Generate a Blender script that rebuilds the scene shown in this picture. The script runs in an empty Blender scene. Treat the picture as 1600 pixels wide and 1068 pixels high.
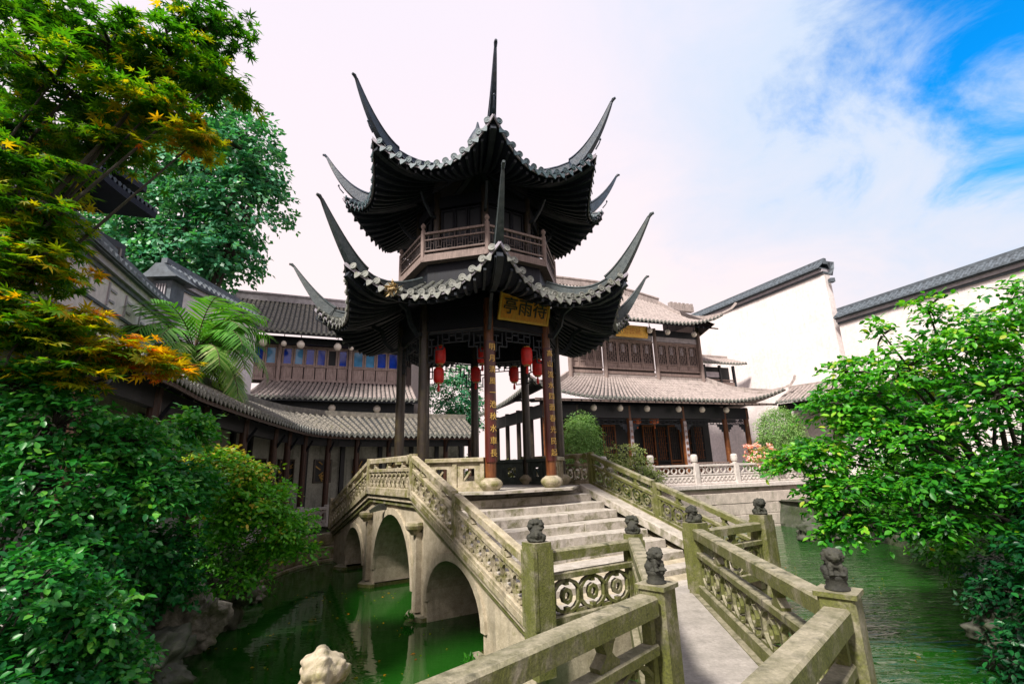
import bpy, bmesh, math, random
import numpy as np
from mathutils import Vector, Matrix, noise
from mathutils.geometry import tessellate_polygon
random.seed(7); RNG = np.random.default_rng(11)
PI = math.pi; SIN, COS = math.sin, math.cos
scene = bpy.context.scene
COL = scene.collection

# ------------------------------------------------------------------ camera
cam_d = bpy.data.cameras.new('camera'); cam = bpy.data.objects.new('camera', cam_d); COL.objects.link(cam)
cam_d.sensor_width = 36.0; cam_d.lens = 757.84/1600*36.0
cam_d.clip_start = 0.05; cam_d.clip_end = 2000
pitch, roll = 0.255, -0.029
m = Matrix.Rotation(PI/2+pitch, 4, 'X') @ Matrix.Rotation(roll, 4, 'Z')
cam.matrix_world = Matrix.Translation((0, 0, 1.84)) @ m
scene.camera = cam

# ------------------------------------------------------------------ sky, sun, exposure
SUN_AZ, SUN_EL = math.radians(-145), math.radians(48)     # azimuth from +Y towards +X
world = bpy.data.worlds.new('World'); scene.world = world; world.use_nodes = True
nt = world.node_tree; nt.nodes.clear()
def N(t, typ, **kw):
    n = t.nodes.new(typ)
    for k, v in kw.items():
        if k.startswith('i_'):
            n.inputs[int(k[2:]) if k[2:].isdigit() else k[2:].replace('_', ' ')].default_value = v
        else: setattr(n, k, v)
    return n
def Lk(t, a, b): t.links.new(a, b)
out = N(nt, 'ShaderNodeOutputWorld'); bg = N(nt, 'ShaderNodeBackground'); bg.inputs['Strength'].default_value = 0.1
sky = N(nt, 'ShaderNodeTexSky'); sky.sky_type = 'NISHITA'; sky.sun_disc = False
sky.sun_elevation = SUN_EL; sky.sun_rotation = SUN_AZ % (2*PI); sky.air_density = 1.0; sky.dust_density = 0.6; sky.ozone_density = 2.5
tint = N(nt, 'ShaderNodeMix', data_type='RGBA', blend_type='MULTIPLY'); tint.inputs['Factor'].default_value = 1.0
Lk(nt, sky.outputs['Color'], tint.inputs['A']); tint.inputs['B'].default_value = (0.02, 1.25, 2.05, 1)
tc = N(nt, 'ShaderNodeTexCoord')
def vmath(op, a, b=None):
    n = N(nt, 'ShaderNodeVectorMath', operation=op)
    Lk(nt, a, n.inputs[0])
    if b is not None:
        if isinstance(b, tuple): n.inputs[1].default_value = b
        else: Lk(nt, b, n.inputs[1])
    return n
def smath(t, op, a, b=None, c=None, clamp=False):
    n = N(t, 'ShaderNodeMath', operation=op, use_clamp=clamp)
    for i, x in enumerate((a, b, c)):
        if x is None: continue
        if isinstance(x, (int, float)): n.inputs[i].default_value = x
        else: Lk(t, x, n.inputs[i])
    return n.outputs[0]
sep = N(nt, 'ShaderNodeSeparateXYZ'); Lk(nt, tc.outputs['Generated'], sep.inputs[0])
zz = smath(nt, 'MAXIMUM', sep.outputs['Z'], 0.02); den = smath(nt, 'ADD', zz, 0.25)
cx_ = smath(nt, 'DIVIDE', sep.outputs['X'], den); cy_ = smath(nt, 'DIVIDE', sep.outputs['Y'], den)
cmb = N(nt, 'ShaderNodeCombineXYZ'); Lk(nt, cx_, cmb.inputs[0]); Lk(nt, cy_, cmb.inputs[1])
nz1 = N(nt, 'ShaderNodeTexNoise'); Lk(nt, cmb.outputs[0], nz1.inputs['Vector'])
nz1.inputs['Scale'].default_value = 2.6; nz1.inputs['Detail'].default_value = 9; nz1.inputs['Roughness'].default_value = 0.62; nz1.inputs['Distortion'].default_value = 0.5
# broad clear opening of the cloud deck over the east of the garden (it carries on past the frame)
dt = vmath('DOT_PRODUCT', tc.outputs['Generated'], (0.6824, 0.4271, 0.5933))
edge = smath(nt, 'MULTIPLY_ADD', nz1.outputs['Fac'], 0.26, dt.outputs['Value'])
mr = N(nt, 'ShaderNodeMapRange', interpolation_type='SMOOTHSTEP'); Lk(nt, edge, mr.inputs['Value'])
mr.inputs['From Min'].default_value = 1.068; mr.inputs['From Max'].default_value = 1.145
mr.inputs['To Min'].default_value = 0.0; mr.inputs['To Max'].default_value = 1.0
# thin wisps where the deck is thinner, faint lavender tone higher up
elev = N(nt, 'ShaderNodeMapRange', interpolation_type='SMOOTHSTEP'); Lk(nt, sep.outputs['Z'], elev.inputs['Value'])
elev.inputs['From Min'].default_value = 0.1; elev.inputs['From Max'].default_value = 0.85
ccol = N(nt, 'ShaderNodeMix', data_type='RGBA')
ccol.inputs['A'].default_value = (6.9, 5.75, 5.6, 1); ccol.inputs['B'].default_value = (5.9, 5.45, 6.1, 1)
Lk(nt, elev.outputs['Result'], ccol.inputs['Factor'])
thin = N(nt, 'ShaderNodeMapRange', interpolation_type='SMOOTHSTEP'); Lk(nt, smath(nt, 'MULTIPLY_ADD', nz1.outputs['Fac'], 0.22, dt.outputs['Value']), thin.inputs['Value'])
thin.inputs['From Min'].default_value = 0.86; thin.inputs['From Max'].default_value = 1.12; thin.inputs['To Max'].default_value = 0.85
haz = N(nt, 'ShaderNodeMix', data_type='RGBA'); haz.inputs['B'].default_value = (3.6, 4.75, 6.1, 1); Lk(nt, thin.outputs['Result'], haz.inputs['Factor']); Lk(nt, ccol.outputs['Result'], haz.inputs['A'])
mixs = N(nt, 'ShaderNodeMix', data_type='RGBA')
Lk(nt, mr.outputs['Result'], mixs.inputs['Factor']); Lk(nt, haz.outputs['Result'], mixs.inputs['A']); Lk(nt, tint.outputs['Result'], mixs.inputs['B'])
Lk(nt, mixs.outputs['Result'], bg.inputs['Color']); Lk(nt, bg.outputs[0], out.inputs[0])

sun_d = bpy.data.lights.new('sun', 'SUN'); sun_d.energy = 4.6; sun_d.angle = math.radians(8); sun_d.color = (1.0, 0.93, 0.85)
sun = bpy.data.objects.new('sun', sun_d); COL.objects.link(sun)
sd = Vector((SIN(SUN_AZ)*COS(SUN_EL), COS(SUN_AZ)*COS(SUN_EL), SIN(SUN_EL)))
sun.rotation_euler = sd.to_track_quat('Z', 'Y').to_euler(); sun.location = sd*60
vs = scene.view_settings; vs.view_transform = 'Standard'; vs.look = 'None'; vs.exposure = 0.72; vs.gamma = 1.0; vs.use_curve_mapping = False
scene.display_settings.display_device = 'sRGB'
scene.cycles.max_bounces = 6; scene.cycles.transparent_max_bounces = 8
scene.cycles.caustics_reflective = False; scene.cycles.caustics_refractive = False

# ------------------------------------------------------------------ helpers
def wloc(o):
    v = Vector((0, 0, 0))
    while o is not None: v += Vector(o.location); o = o.parent
    return v
class MB:
    """collects vertices and faces (world coordinates) for ONE mesh"""
    def __init__(s): s.v = []; s.f = []
    def add(s, vs, fs):
        b = len(s.v); s.v += [tuple(x) for x in vs]; s.f += [tuple(i+b for i in f) for f in fs]; return s
    def box(s, c, sx, sy, sz, ux=(1, 0, 0), uy=(0, 1, 0), uz=(0, 0, 1)):
        c = Vector(c); X = Vector(ux)*sx/2; Y = Vector(uy)*sy/2; Z = Vector(uz)*sz/2
        vs = [c+X*i+Y*j+Z*k for k in (-1, 1) for j in (-1, 1) for i in (-1, 1)]
        return s.add(vs, [(0, 2, 3, 1), (4, 5, 7, 6), (0, 1, 5, 4), (2, 6, 7, 3), (0, 4, 6, 2), (1, 3, 7, 5)])
    def cbox(s, c, sx, sy, sz, ux=(1, 0, 0), uy=(0, 1, 0), uz=(0, 0, 1), b=0.012):
        """box with chamfered long edges (section in y-z, length along x)"""
        y, z = sy/2, sz/2
        sec = [(-y+b, -z), (y-b, -z), (y, -z+b), (y, z-b), (y-b, z), (-y+b, z), (-y, z-b), (-y, -z+b)]
        c = Vector(c); X = Vector(ux); Y = Vector(uy); Z = Vector(uz)
        vs = [c+X*e*sx/2+Y*p+Z*q for e in (-1, 1) for p, q in sec]
        n = 8
        return s.add(vs, [tuple(range(n-1, -1, -1)), tuple(range(n, 2*n))]+[(i, (i+1) % n, n+(i+1) % n, n+i) for i in range(n)])
    def beam(s, a, b, w, h, up=(0, 0, 1), ch=0.0):
        a = Vector(a); b = Vector(b); x = (b-a); L = x.length; x.normalize()
        y = Vector(up).cross(x)
        if y.length < 1e-4: y = Vector((1, 0, 0)).cross(x)
        y.normalize(); z = x.cross(y)
        return s.cbox((a+b)/2, L, w, h, x, y, z, ch) if ch else s.box((a+b)/2, L, w, h, x, y, z)
    def vbeam(s, a, b, w, h, ch=0.0):
        """sloping bar whose ends and sides stay vertical: section w (horizontal) x h (vertical)"""
        a = Vector(a); b = Vector(b); d = (b-a); d.z = 0; d.normalize(); y = Vector((-d.y, d.x, 0))*w/2; z = Vector((0, 0, h/2))
        c = ch
        yn = y.normalized()
        sec = [(-1, -1, 0, 0), (1, -1, 0, 0)]
        pts = []
        for p in (a, b):
            if c:
                pts += [p-y-z, p+y-z, p+y+z-Vector((0, 0, c)), p+y+z-yn*c, p-y+z+yn*c, p-y+z-Vector((0, 0, c))]
            else: pts += [p-y-z, p+y-z, p+y+z, p-y+z]
        n = len(pts)//2
        return s.add(pts, [tuple(range(n-1, -1, -1)), tuple(range(n, 2*n))]+[(i, (i+1) % n, n+(i+1) % n, n+i) for i in range(n)])
    def tube(s, pts, rad, n=8, cap=True, squash=None):
        pts = [Vector(p) for p in pts]; rad = rad if hasattr(rad, '__len__') else [rad]*len(pts)
        vs = []; ref = Vector((0, 0, 1))
        for i, p in enumerate(pts):
            d = (pts[min(i+1, len(pts)-1)]-pts[max(i-1, 0)]).normalized()
            u = d.cross(ref)
            if u.length < 1e-3: u = d.cross(Vector((1, 0, 0)))
            u.normalize(); w = u.cross(d)
            for k in range(n):
                a = 2*PI*k/n
                vs.append(p+(u*COS(a)+w*SIN(a))*rad[i])
        fs = [(i*n+k, i*n+(k+1) % n, (i+1)*n+(k+1) % n, (i+1)*n+k) for i in range(len(pts)-1) for k in range(n)]
        if cap: fs += [tuple(range(n-1, -1, -1)), tuple(range((len(pts)-1)*n, len(pts)*n))]
        return s.add(vs, fs)
    def sweep(s, pts, sec, up=(0, 0, 1), closed=False):
        """sec(i) -> list of (side, up) offsets"""
        pts = [Vector(p) for p in pts]; vs = []; n = None
        for i, p in enumerate(pts):
            d = (pts[min(i+1, len(pts)-1)]-pts[max(i-1, 0)]).normalized()
            y = Vector(up).cross(d)
            if y.length < 1e-4: y = Vector((1, 0, 0))
            y.normalize(); z = d.cross(y)
            sc = sec(i); n = len(sc)
            vs += [p+y*a+z*b for a, b in sc]
        fs = [(i*n+k, i*n+(k+1) % n, (i+1)*n+(k+1) % n, (i+1)*n+k) for i in range(len(pts)-1) for k in range(n)]
        fs += [tuple(range(n-1, -1, -1)), tuple(range((len(pts)-1)*n, len(pts)*n))]
        return s.add(vs, fs)
    def lathe(s, c, prof, n=16, axis=(0, 0, 1)):
        c = Vector(c); q = Vector((0, 0, 1)).rotation_difference(Vector(axis)); vs = []
        for r, z in prof:
            for k in range(n):
                a = 2*PI*k/n; vs.append(c+q @ Vector((r*COS(a), r*SIN(a), z)))
        fs = [(i*n+k, i*n+(k+1) % n, (i+1)*n+(k+1) % n, (i+1)*n+k) for i in range(len(prof)-1) for k in range(n)]
        fs += [tuple(range(n-1, -1, -1)), tuple(range((len(prof)-1)*n, len(prof)*n))]
        return s.add(vs, fs)
    def grid(s, fn, nu, nv):
        vs = [fn(i/nu, j/nv) for j in range(nv+1) for i in range(nu+1)]
        return s.add(vs, [(j*(nu+1)+i, j*(nu+1)+i+1, (j+1)*(nu+1)+i+1, (j+1)*(nu+1)+i) for j in range(nv) for i in range(nu)])
    def prism(s, poly, h, o=(0, 0, 0), ux=(1, 0, 0), uy=(0, 1, 0), n=None):
        """polygon in the (ux,uy) plane at o, extruded by vector h"""
        o = Vector(o); X = Vector(ux); Y = Vector(uy); h = Vector(h)
        P = [o+X*a+Y*b for a, b in poly]; k = len(P)
        tri = tessellate_polygon([[Vector((a, b, 0)) for a, b in poly]])
        b0 = len(s.v)
        s.v += [tuple(p) for p in P]+[tuple(p+h) for p in P]
        s.f += [tuple(b0+i for i in t) for t in tri]+[tuple(b0+k+i for i in reversed(t)) for t in tri]
        s.f += [(b0+i, b0+(i+1) % k, b0+k+(i+1) % k, b0+k+i) for i in range(k)]
        return s
    def annulus(s, c, r0, r1, th, ux, uy, n=14, sy=1.0, a0=0.0, a1=2*PI, shear=None):
        """flat pierced ring in the (ux,uy) plane, thickness th"""
        c = Vector(c); X = Vector(ux); Y = Vector(uy); Z = X.cross(Y).normalized()*th/2
        full = abs(a1-a0-2*PI) < 1e-6; m_ = n if full else n+1; vs = []
        for k in range(m_):
            a = a0+(a1-a0)*k/n
            for r in (r0, r1):
                for e in (-1, 1): vs.append(c+X*COS(a)*r+Y*SIN(a)*r*sy+Z*e)
        fs = []
        for k in range(n):
            a = 4*k; b = 4*((k+1) % m_)
            fs += [(a, b, b+2, a+2), (a+1, a+3, b+3, b+1), (a, a+1, b+1, b), (a+2, b+2, b+3, a+3)]
        return s.add(vs, fs)
    def build(s, name, mat, parent=None, smooth=False, kind=None, label=None):
        off = wloc(parent) if parent is not None else Vector((0, 0, 0))
        me = bpy.data.meshes.new(name)
        me.from_pydata([(x-off.x, y-off.y, z-off.z) for x, y, z in s.v], [], s.f)
        bm = bmesh.new(); bm.from_mesh(me); bmesh.ops.recalc_face_normals(bm, faces=bm.faces); bm.to_mesh(me); bm.free()
        if smooth: me.polygons.foreach_set('use_smooth', [True]*len(me.polygons))
        me.materials.append(mat); me.update()
        o = bpy.data.objects.new(name, me); COL.objects.link(o)
        if parent is not None: o.parent = parent
        if kind: o['kind'] = kind
        if label: o['label'] = label
        return o
def smooth_angle(o, deg=35):
    me = o.data; me.polygons.foreach_set('use_smooth', [True]*len(me.polygons))
    try: me.set_sharp_from_angle(angle=math.radians(deg))
    except Exception: pass
def inst(src_mesh, name, parent, loc, rot=(0, 0, 0), scale=None):
    """piece that shares mesh data; loc in world coordinates"""
    o = bpy.data.objects.new(name, src_mesh); COL.objects.link(o)
    o.location = Vector(loc)-(wloc(parent) if parent is not None else Vector((0, 0, 0)))
    o.rotation_euler = rot
    if scale is not None: o.scale = scale if hasattr(scale, '__len__') else (scale,)*3
    if parent is not None: o.parent = parent
    return o
def mesh_of(mb, name, mat, smooth=False):
    me = bpy.data.meshes.new(name); me.from_pydata(mb.v, [], mb.f)
    bm = bmesh.new(); bm.from_mesh(me); bmesh.ops.recalc_face_normals(bm, faces=bm.faces); bm.to_mesh(me); bm.free()
    if smooth: me.polygons.foreach_set('use_smooth', [True]*len(me.polygons))
    me.materials.append(mat); me.update(); return me
def thing(name, label, cat, loc=(0, 0, 0), group=None):
    o = bpy.data.objects.new(name, None); COL.objects.link(o); o.empty_display_size = 0.2
    o.location = loc; o['label'] = label; o['category'] = cat
    if group: o['group'] = group
    return o
def tag(o, label, cat, group=None):
    o['label'] = label; o['category'] = cat
    if group: o['group'] = group
    return o
def struct(o): o['kind'] = 'structure'; return o

# ------------------------------------------------------------------ materials
MATS = {}
def mat_new(name):
    m_ = bpy.data.materials.new(name); m_.use_nodes = True; t = m_.node_tree
    b = t.nodes['Principled BSDF']; MATS[name] = m_
    return m_, t, b
def ramp(t, fac, stops):
    r = N(t, 'ShaderNodeValToRGB'); e = r.color_ramp.elements
    while len(e) > 1: e.remove(e[-1])
    e[0].position = stops[0][0]; e[0].color = (*stops[0][1], 1)
    for p, c in stops[1:]: k = e.new(p); k.color = (*c, 1)
    Lk(t, fac, r.inputs['Fac']); return r.outputs['Color']
def noise_tex(t, vec, scale, detail=4, rough=0.55, dist=0.0):
    n = N(t, 'ShaderNodeTexNoise'); n.inputs['Scale'].default_value = scale; n.inputs['Detail'].default_value = detail
    n.inputs['Roughness'].default_value = rough; n.inputs['Distortion'].default_value = dist
    if vec is not None: Lk(t, vec, n.inputs['Vector'])
    return n.outputs['Fac']
def mixc(t, fac, a, b, mode='MIX'):
    n = N(t, 'ShaderNodeMix', data_type='RGBA', blend_type=mode)
    if isinstance(fac, (int, float)): n.inputs['Factor'].default_value = fac
    else: Lk(t, fac, n.inputs['Factor'])
    for k, x in (('A', a), ('B', b)):
        if isinstance(x, tuple): n.inputs[k].default_value = (*x, 1)
        else: Lk(t, x, n.inputs[k])
    return n.outputs['Result']
def mrange(t, v, a, b, c=0.0, d=1.0):
    n = N(t, 'ShaderNodeMapRange'); Lk(t, v, n.inputs['Value'])
    for k, x in (('From Min', a), ('From Max', b), ('To Min', c), ('To Max', d)): n.inputs[k].default_value = x
    return n.outputs['Result']
def bump(t, b, h, strength=0.3, dist=0.02):
    n = N(t, 'ShaderNodeBump'); n.inputs['Strength'].default_value = strength; n.inputs['Distance'].default_value = dist
    Lk(t, h, n.inputs['Height']); Lk(t, n.outputs['Normal'], b.inputs['Normal'])
def mat_stone(name, light, dark, moss=None, moss_amt=0.5, rough=0.8, scale=6.0, streak=True, blotch=(0.05, 0.05, 0.04), blotch_amt=0.5):
    m_, t, b = mat_new(name); g = N(t, 'ShaderNodeNewGeometry'); P = g.outputs['Position']
    n1 = noise_tex(t, P, scale, 6, 0.65); n2 = noise_tex(t, P, scale*9, 4, 0.7); n3 = noise_tex(t, P, scale*0.3, 3, 0.6, 0.4)
    c = ramp(t, n1, [(0.30, dark), (0.62, light)])
    c = mixc(t, mrange(t, n2, 0.35, 0.75, 0.0, 0.55), c, tuple(x*0.55 for x in dark))
    # dark weather blotches and drip streaks
    st = N(t, 'ShaderNodeMapping'); st.inputs['Scale'].default_value = (9, 9, 1.1); Lk(t, P, st.inputs['Vector'])
    n4 = noise_tex(t, st.outputs['Vector'], 1.0, 4, 0.6)
    bl = smath(t, 'MULTIPLY', mrange(t, n4, 0.50, 0.68), mrange(t, n3, 0.35, 0.6, 0.2, 1.0))
    c = mixc(t, smath(t, 'MULTIPLY', bl, blotch_amt), c, blotch)
    if moss:
        sn = N(t, 'ShaderNodeSeparateXYZ'); Lk(t, g.outputs['True Normal'], sn.inputs[0])
        side = mrange(t, sn.outputs['Z'], 0.35, 0.8, 1.0, 0.12)      # tread and rail tops are worn clean
        mm = smath(t, 'MULTIPLY', mrange(t, noise_tex(t, P, scale*0.55, 5, 0.7, 0.3), 0.62-0.32*moss_amt, 0.80-0.32*moss_amt), side)
        mc = mixc(t, mrange(t, n2, 0.4, 0.65), moss, tuple(x*0.45 for x in moss))
        c = mixc(t, smath(t, 'MULTIPLY', mm, 0.85), c, mc)
    Lk(t, c, b.inputs['Base Color']); b.inputs['Roughness'].default_value = rough
    bump(t, b, smath(t, 'ADD', n2, smath(t, 'MULTIPLY', n1, 2.0)), 0.45, 0.012)
    return m_
def mat_plain(name, c, rough=0.6, var=0.35, scale=8.0, metal=0.0, bumps=0.15, spec=0.5, c2=None):
    m_, t, b = mat_new(name); g = N(t, 'ShaderNodeNewGeometry'); P = g.outputs['Position']
    n1 = noise_tex(t, P, scale, 5, 0.6); d = c2 or tuple(x*(1-var) for x in c); l = tuple(min(1, x*(1+var*0.6)) for x in c)
    Lk(t, ramp(t, n1, [(0.3, d), (0.7, l)]), b.inputs['Base Color']); b.inputs['Roughness'].default_value = rough; b.inputs['Metallic'].default_value = metal
    b.inputs['Specular IOR Level'].default_value = spec
    if bumps: bump(t, b, noise_tex(t, P, scale*4, 4, 0.6), bumps, 0.01)
    return m_
def mat_wood(name, c, rough=0.55, var=0.5, spec=0.4, worn=None, worn_amt=0.0):
    m_, t, b = mat_new(name); g = N(t, 'ShaderNodeNewGeometry')
    mp = N(t, 'ShaderNodeMapping'); mp.inputs['Scale'].default_value = (14, 14, 1.6); Lk(t, g.outputs['Position'], mp.inputs['Vector'])
    n1 = noise_tex(t, mp.outputs['Vector'], 2.0, 5, 0.6, 0.6); n2 = noise_tex(t, g.outputs['Position'], 5.0, 4, 0.6)
    col = ramp(t, n1, [(0.3, tuple(x*(1-var) for x in c)), (0.7, tuple(min(1, x*(1+var*0.5)) for x in c))])
    if worn: col = mixc(t, smath(t, 'MULTIPLY', mrange(t, n2, 0.5, 0.7), worn_amt), col, worn)
    Lk(t, col, b.inputs['Base Color']); b.inputs['Roughness'].default_value = rough; b.inputs['Specular IOR Level'].default_value = spec
    bump(t, b, n1, 0.2, 0.006); return m_
def mat_leaf(name, cols, rough=0.45, trans=0.25, spec=0.4):
    """leaf colours come from a per-leaf 'tint' value; cols = list of (pos, rgb)"""
    m_, t, b = mat_new(name)
    a = N(t, 'ShaderNodeAttribute'); a.attribute_name = 'tint'
    oi = N(t, 'ShaderNodeObjectInfo')
    g = N(t, 'ShaderNodeNewGeometry')
    v = smath(t, 'MULTIPLY_ADD', smath(t, 'SUBTRACT', noise_tex(t, g.outputs['Position'], 30, 2, 0.5), 0.5), 0.25, a.outputs['Fac'], clamp=True)
    c = ramp(t, v, cols)
    Lk(t, c, b.inputs['Base Color']); b.inputs['Roughness'].default_value = rough; b.inputs['Specular IOR Level'].default_value = spec
    tr = N(t, 'ShaderNodeBsdfTranslucent'); Lk(t, mixc(t, 1.0, c, (1.8, 1.9, 0.6), 'MULTIPLY'), tr.inputs['Color'])
    mx = N(t, 'ShaderNodeMixShader'); mx.inputs['Fac'].default_value = trans
    o = t.nodes['Material Output']; Lk(t, b.outputs[0], mx.inputs[1]); Lk(t, tr.outputs[0], mx.inputs[2]); Lk(t, mx.outputs[0], o.inputs['Surface'])
    return m_

M = {}
M['stone'] = mat_stone('pale_weathered_stone', (0.50, 0.435, 0.32), (0.25, 0.21, 0.13), (0.14, 0.14, 0.012), 0.58)
M['stone_clean'] = mat_stone('cream_stone', (0.52, 0.45, 0.33), (0.30, 0.255, 0.17), (0.14, 0.14, 0.03), 0.12, blotch_amt=0.35)
M['stone_moss'] = mat_stone('mossy_stone', (0.36, 0.32, 0.235), (0.12, 0.115, 0.06), (0.10, 0.115, 0.006), 0.92, blotch=(0.014, 0.018, 0.008), blotch_amt=0.9)  # real moss; dark blotches deepened to put the rail sides' shade into the colour
M['stone_dark'] = mat_stone('dark_carved_stone', (0.045, 0.045, 0.032), (0.012, 0.013, 0.010), (0.035, 0.045, 0.008), 0.3, blotch=(0.01, 0.012, 0.008))
M['stone_step'] = mat_stone('worn_step_stone', (0.52, 0.475, 0.42), (0.34, 0.305, 0.25), (0.11, 0.115, 0.02), 0.45, blotch_amt=0.35)
M['deck'] = mat_stone('worn_deck_stone', (0.40, 0.365, 0.33), (0.27, 0.25, 0.22), (0.12, 0.12, 0.03), 0.1, scale=3.0, blotch_amt=0.3)
M['stone_white'] = mat_stone('white_marble', (0.66, 0.60, 0.56), (0.48, 0.44, 0.40), (0.2, 0.22, 0.1), 0.05, blotch_amt=0.25)
M['embank'] = mat_stone('embankment_stone', (0.62, 0.54, 0.47), (0.40, 0.35, 0.30), (0.14, 0.16, 0.05), 0.15, scale=3.0, blotch_amt=0.35)
M['bank'] = mat_stone('mossy_bank_rock', (0.11, 0.11, 0.085), (0.025, 0.03, 0.018), (0.03, 0.05, 0.01), 0.7, scale=2.0)
M['rock'] = mat_stone('garden_rock', (0.34, 0.32, 0.27), (0.09, 0.09, 0.07), (0.06, 0.09, 0.015), 0.45, scale=4.0, blotch_amt=0.7)
M['soil'] = mat_plain('garden_soil', (0.05, 0.045, 0.03), 0.95, 0.5, 3)
M['paving'] = mat_plain('court_paving', (0.30, 0.27, 0.24), 0.9, 0.3, 2)
M['parapet_g'] = mat_stone('shaded_green_parapet', (0.050, 0.066, 0.055), (0.018, 0.028, 0.024), (0.02, 0.04, 0.02), 0.3)  # dark green stone, with the shade on the rear parapets put into its colour
M['wood'] = mat_wood('dark_lacquered_wood', (0.006, 0.008, 0.014), 0.55, 0.5, 0.25)
M['soffit'] = mat_wood('blue_black_eave_wood', (0.005, 0.009, 0.022), 0.65, 0.5, 0.25)
M['rafter'] = mat_wood('weathered_rafter_wood', (0.018, 0.024, 0.034), 0.55, 0.5, 0.3, (0.06, 0.065, 0.07), 0.4)
M['column'] = mat_wood('dark_column_wood', (0.028, 0.020, 0.013), 0.38, 0.55, 0.5, (0.075, 0.06, 0.02), 0.45)
M['column_red'] = mat_wood('red_brown_column_wood', (0.14, 0.045, 0.014), 0.4, 0.5, 0.45, (0.24, 0.095, 0.02), 0.5)
M['column_dark_red'] = mat_wood('umber_column_wood', (0.045, 0.018, 0.010), 0.45, 0.5, 0.4, (0.10, 0.04, 0.015), 0.4)
M['couplet'] = mat_wood('oxblood_lacquer', (0.075, 0.011, 0.006), 0.35, 0.4, 0.5)
M['gilt'] = mat_plain('gilt_lettering', (0.62, 0.40, 0.10), 0.35, 0.3, 20, 0.35)
M['sign'] = mat_wood('amber_sign_lacquer', (0.60, 0.25, 0.025), 0.45, 0.3, 0.4, (0.45, 0.30, 0.04), 0.5)
M['sign_edge'] = mat_plain('gilt_sign_frame', (0.62, 0.36, 0.05), 0.4, 0.25, 10, 0.25)
M['ink'] = mat_plain('green_black_ink', (0.008, 0.022, 0.018), 0.5, 0.2, 10)
M['rose_wood'] = mat_wood('faded_rose_wood', (0.25, 0.19, 0.17), 0.7, 0.35, 0.25, (0.13, 0.10, 0.085), 0.5)
M['tile'] = mat_stone('blue_black_roof_tile', (0.034, 0.056, 0.078), (0.008, 0.016, 0.026), (0.015, 0.035, 0.035), 0.2, rough=0.5, scale=7)
M['tile_low'] = mat_stone('grey_roof_tile', (0.115, 0.122, 0.105), (0.028, 0.034, 0.034), (0.10, 0.105, 0.05), 0.30, rough=0.6, scale=7)
M['cap'] = mat_stone('blue_green_eave_tile', (0.085, 0.14, 0.165), (0.022, 0.046, 0.060), (0.05, 0.10, 0.06), 0.3, rough=0.5, scale=12)
M['cap_low'] = mat_stone('pale_grey_eave_tile', (0.30, 0.305, 0.27), (0.12, 0.13, 0.12), (0.14, 0.15, 0.06), 0.2, rough=0.65, scale=12)
M['ridge'] = mat_stone('slate_blue_ridge', (0.018, 0.040, 0.070), (0.005, 0.014, 0.028), None, rough=0.5, scale=9)
M['ridge_low'] = mat_stone('teal_grey_ridge', (0.060, 0.078, 0.080), (0.014, 0.028, 0.034), (0.06, 0.06, 0.03), 0.1, rough=0.6, scale=9)
M['fascia'] = mat_plain('lavender_fascia', (0.30, 0.275, 0.32), 0.6, 0.5, 9)
M['pan'] = mat_plain('dark_pan_tile', (0.030, 0.033, 0.034), 0.8, 0.5, 9)  # one even dark tone for the pan tiles between the rows
M['tile_hall'] = mat_stone('pinkish_grey_roof_tile', (0.42, 0.355, 0.33), (0.25, 0.21, 0.195), (0.17, 0.16, 0.10), 0.1, rough=0.8, scale=4)
M['tile_gal'] = mat_stone('lichen_grey_roof_tile', (0.25, 0.225, 0.185), (0.085, 0.08, 0.068), (0.16, 0.16, 0.07), 0.25, rough=0.8, scale=6)
M['white_wall'] = mat_stone('limewashed_wall', (0.84, 0.76, 0.74), (0.74, 0.67, 0.65), None, rough=0.9, scale=0.8, blotch=(0.42, 0.40, 0.38), blotch_amt=0.34)
M['grey_wall'] = mat_stone('stained_lime_wall', (0.44, 0.45, 0.40), (0.28, 0.30, 0.26), (0.10, 0.12, 0.08), 0.25, rough=0.9, scale=1.4, blotch=(0.10, 0.12, 0.10), blotch_amt=0.5)
M['coping'] = mat_plain('blue_slate_coping', (0.085, 0.105, 0.125), 0.7, 0.45, 6)
M['panel_hall'] = mat_wood('weathered_rose_panel', (0.30, 0.225, 0.20), 0.75, 0.4, 0.2, (0.15, 0.115, 0.105), 0.5)
M['panel_dark'] = mat_wood('dark_lattice_wood', (0.085, 0.068, 0.066), 0.8, 0.4, 0.2)  # plain dark wood tone for lattice, backing boards and gable
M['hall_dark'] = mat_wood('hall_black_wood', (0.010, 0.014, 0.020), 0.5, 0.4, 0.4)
M['door'] = mat_wood('amber_door_wood', (0.24, 0.075, 0.018), 0.5, 0.6, 0.4, (0.05, 0.03, 0.02), 0.5)
M['panel_left'] = mat_wood('lightened_rose_panel', (0.42, 0.33, 0.31), 0.75, 0.4, 0.2, (0.22, 0.17, 0.165), 0.5)  # rose panel lightened in colour to stand in for sun it does not get
M['band'] = mat_plain('pale_grey_frieze', (0.40, 0.37, 0.40), 0.8, 0.3, 5)
M['blue_glass'] = mat_plain('cobalt_glass', (0.010, 0.060, 0.55), 0.08, 0.4, 2.5, bumps=0.0, spec=0.6)
M['pale_glass'] = mat_plain('pale_blue_glass', (0.10, 0.36, 0.70), 0.08, 0.3, 2.5, bumps=0.0, spec=0.6)
M['globe'] = mat_plain('milk_glass', (0.82, 0.76, 0.68), 0.15, 0.12, 6, bumps=0.0, spec=0.6)
M['red_silk'] = mat_plain('red_lantern_silk', (0.58, 0.012, 0.008), 0.5, 0.35, 6, bumps=0.1)
M['orange_silk'] = mat_plain('orange_lantern_silk', (0.65, 0.16, 0.05), 0.5, 0.3, 6)
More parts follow.
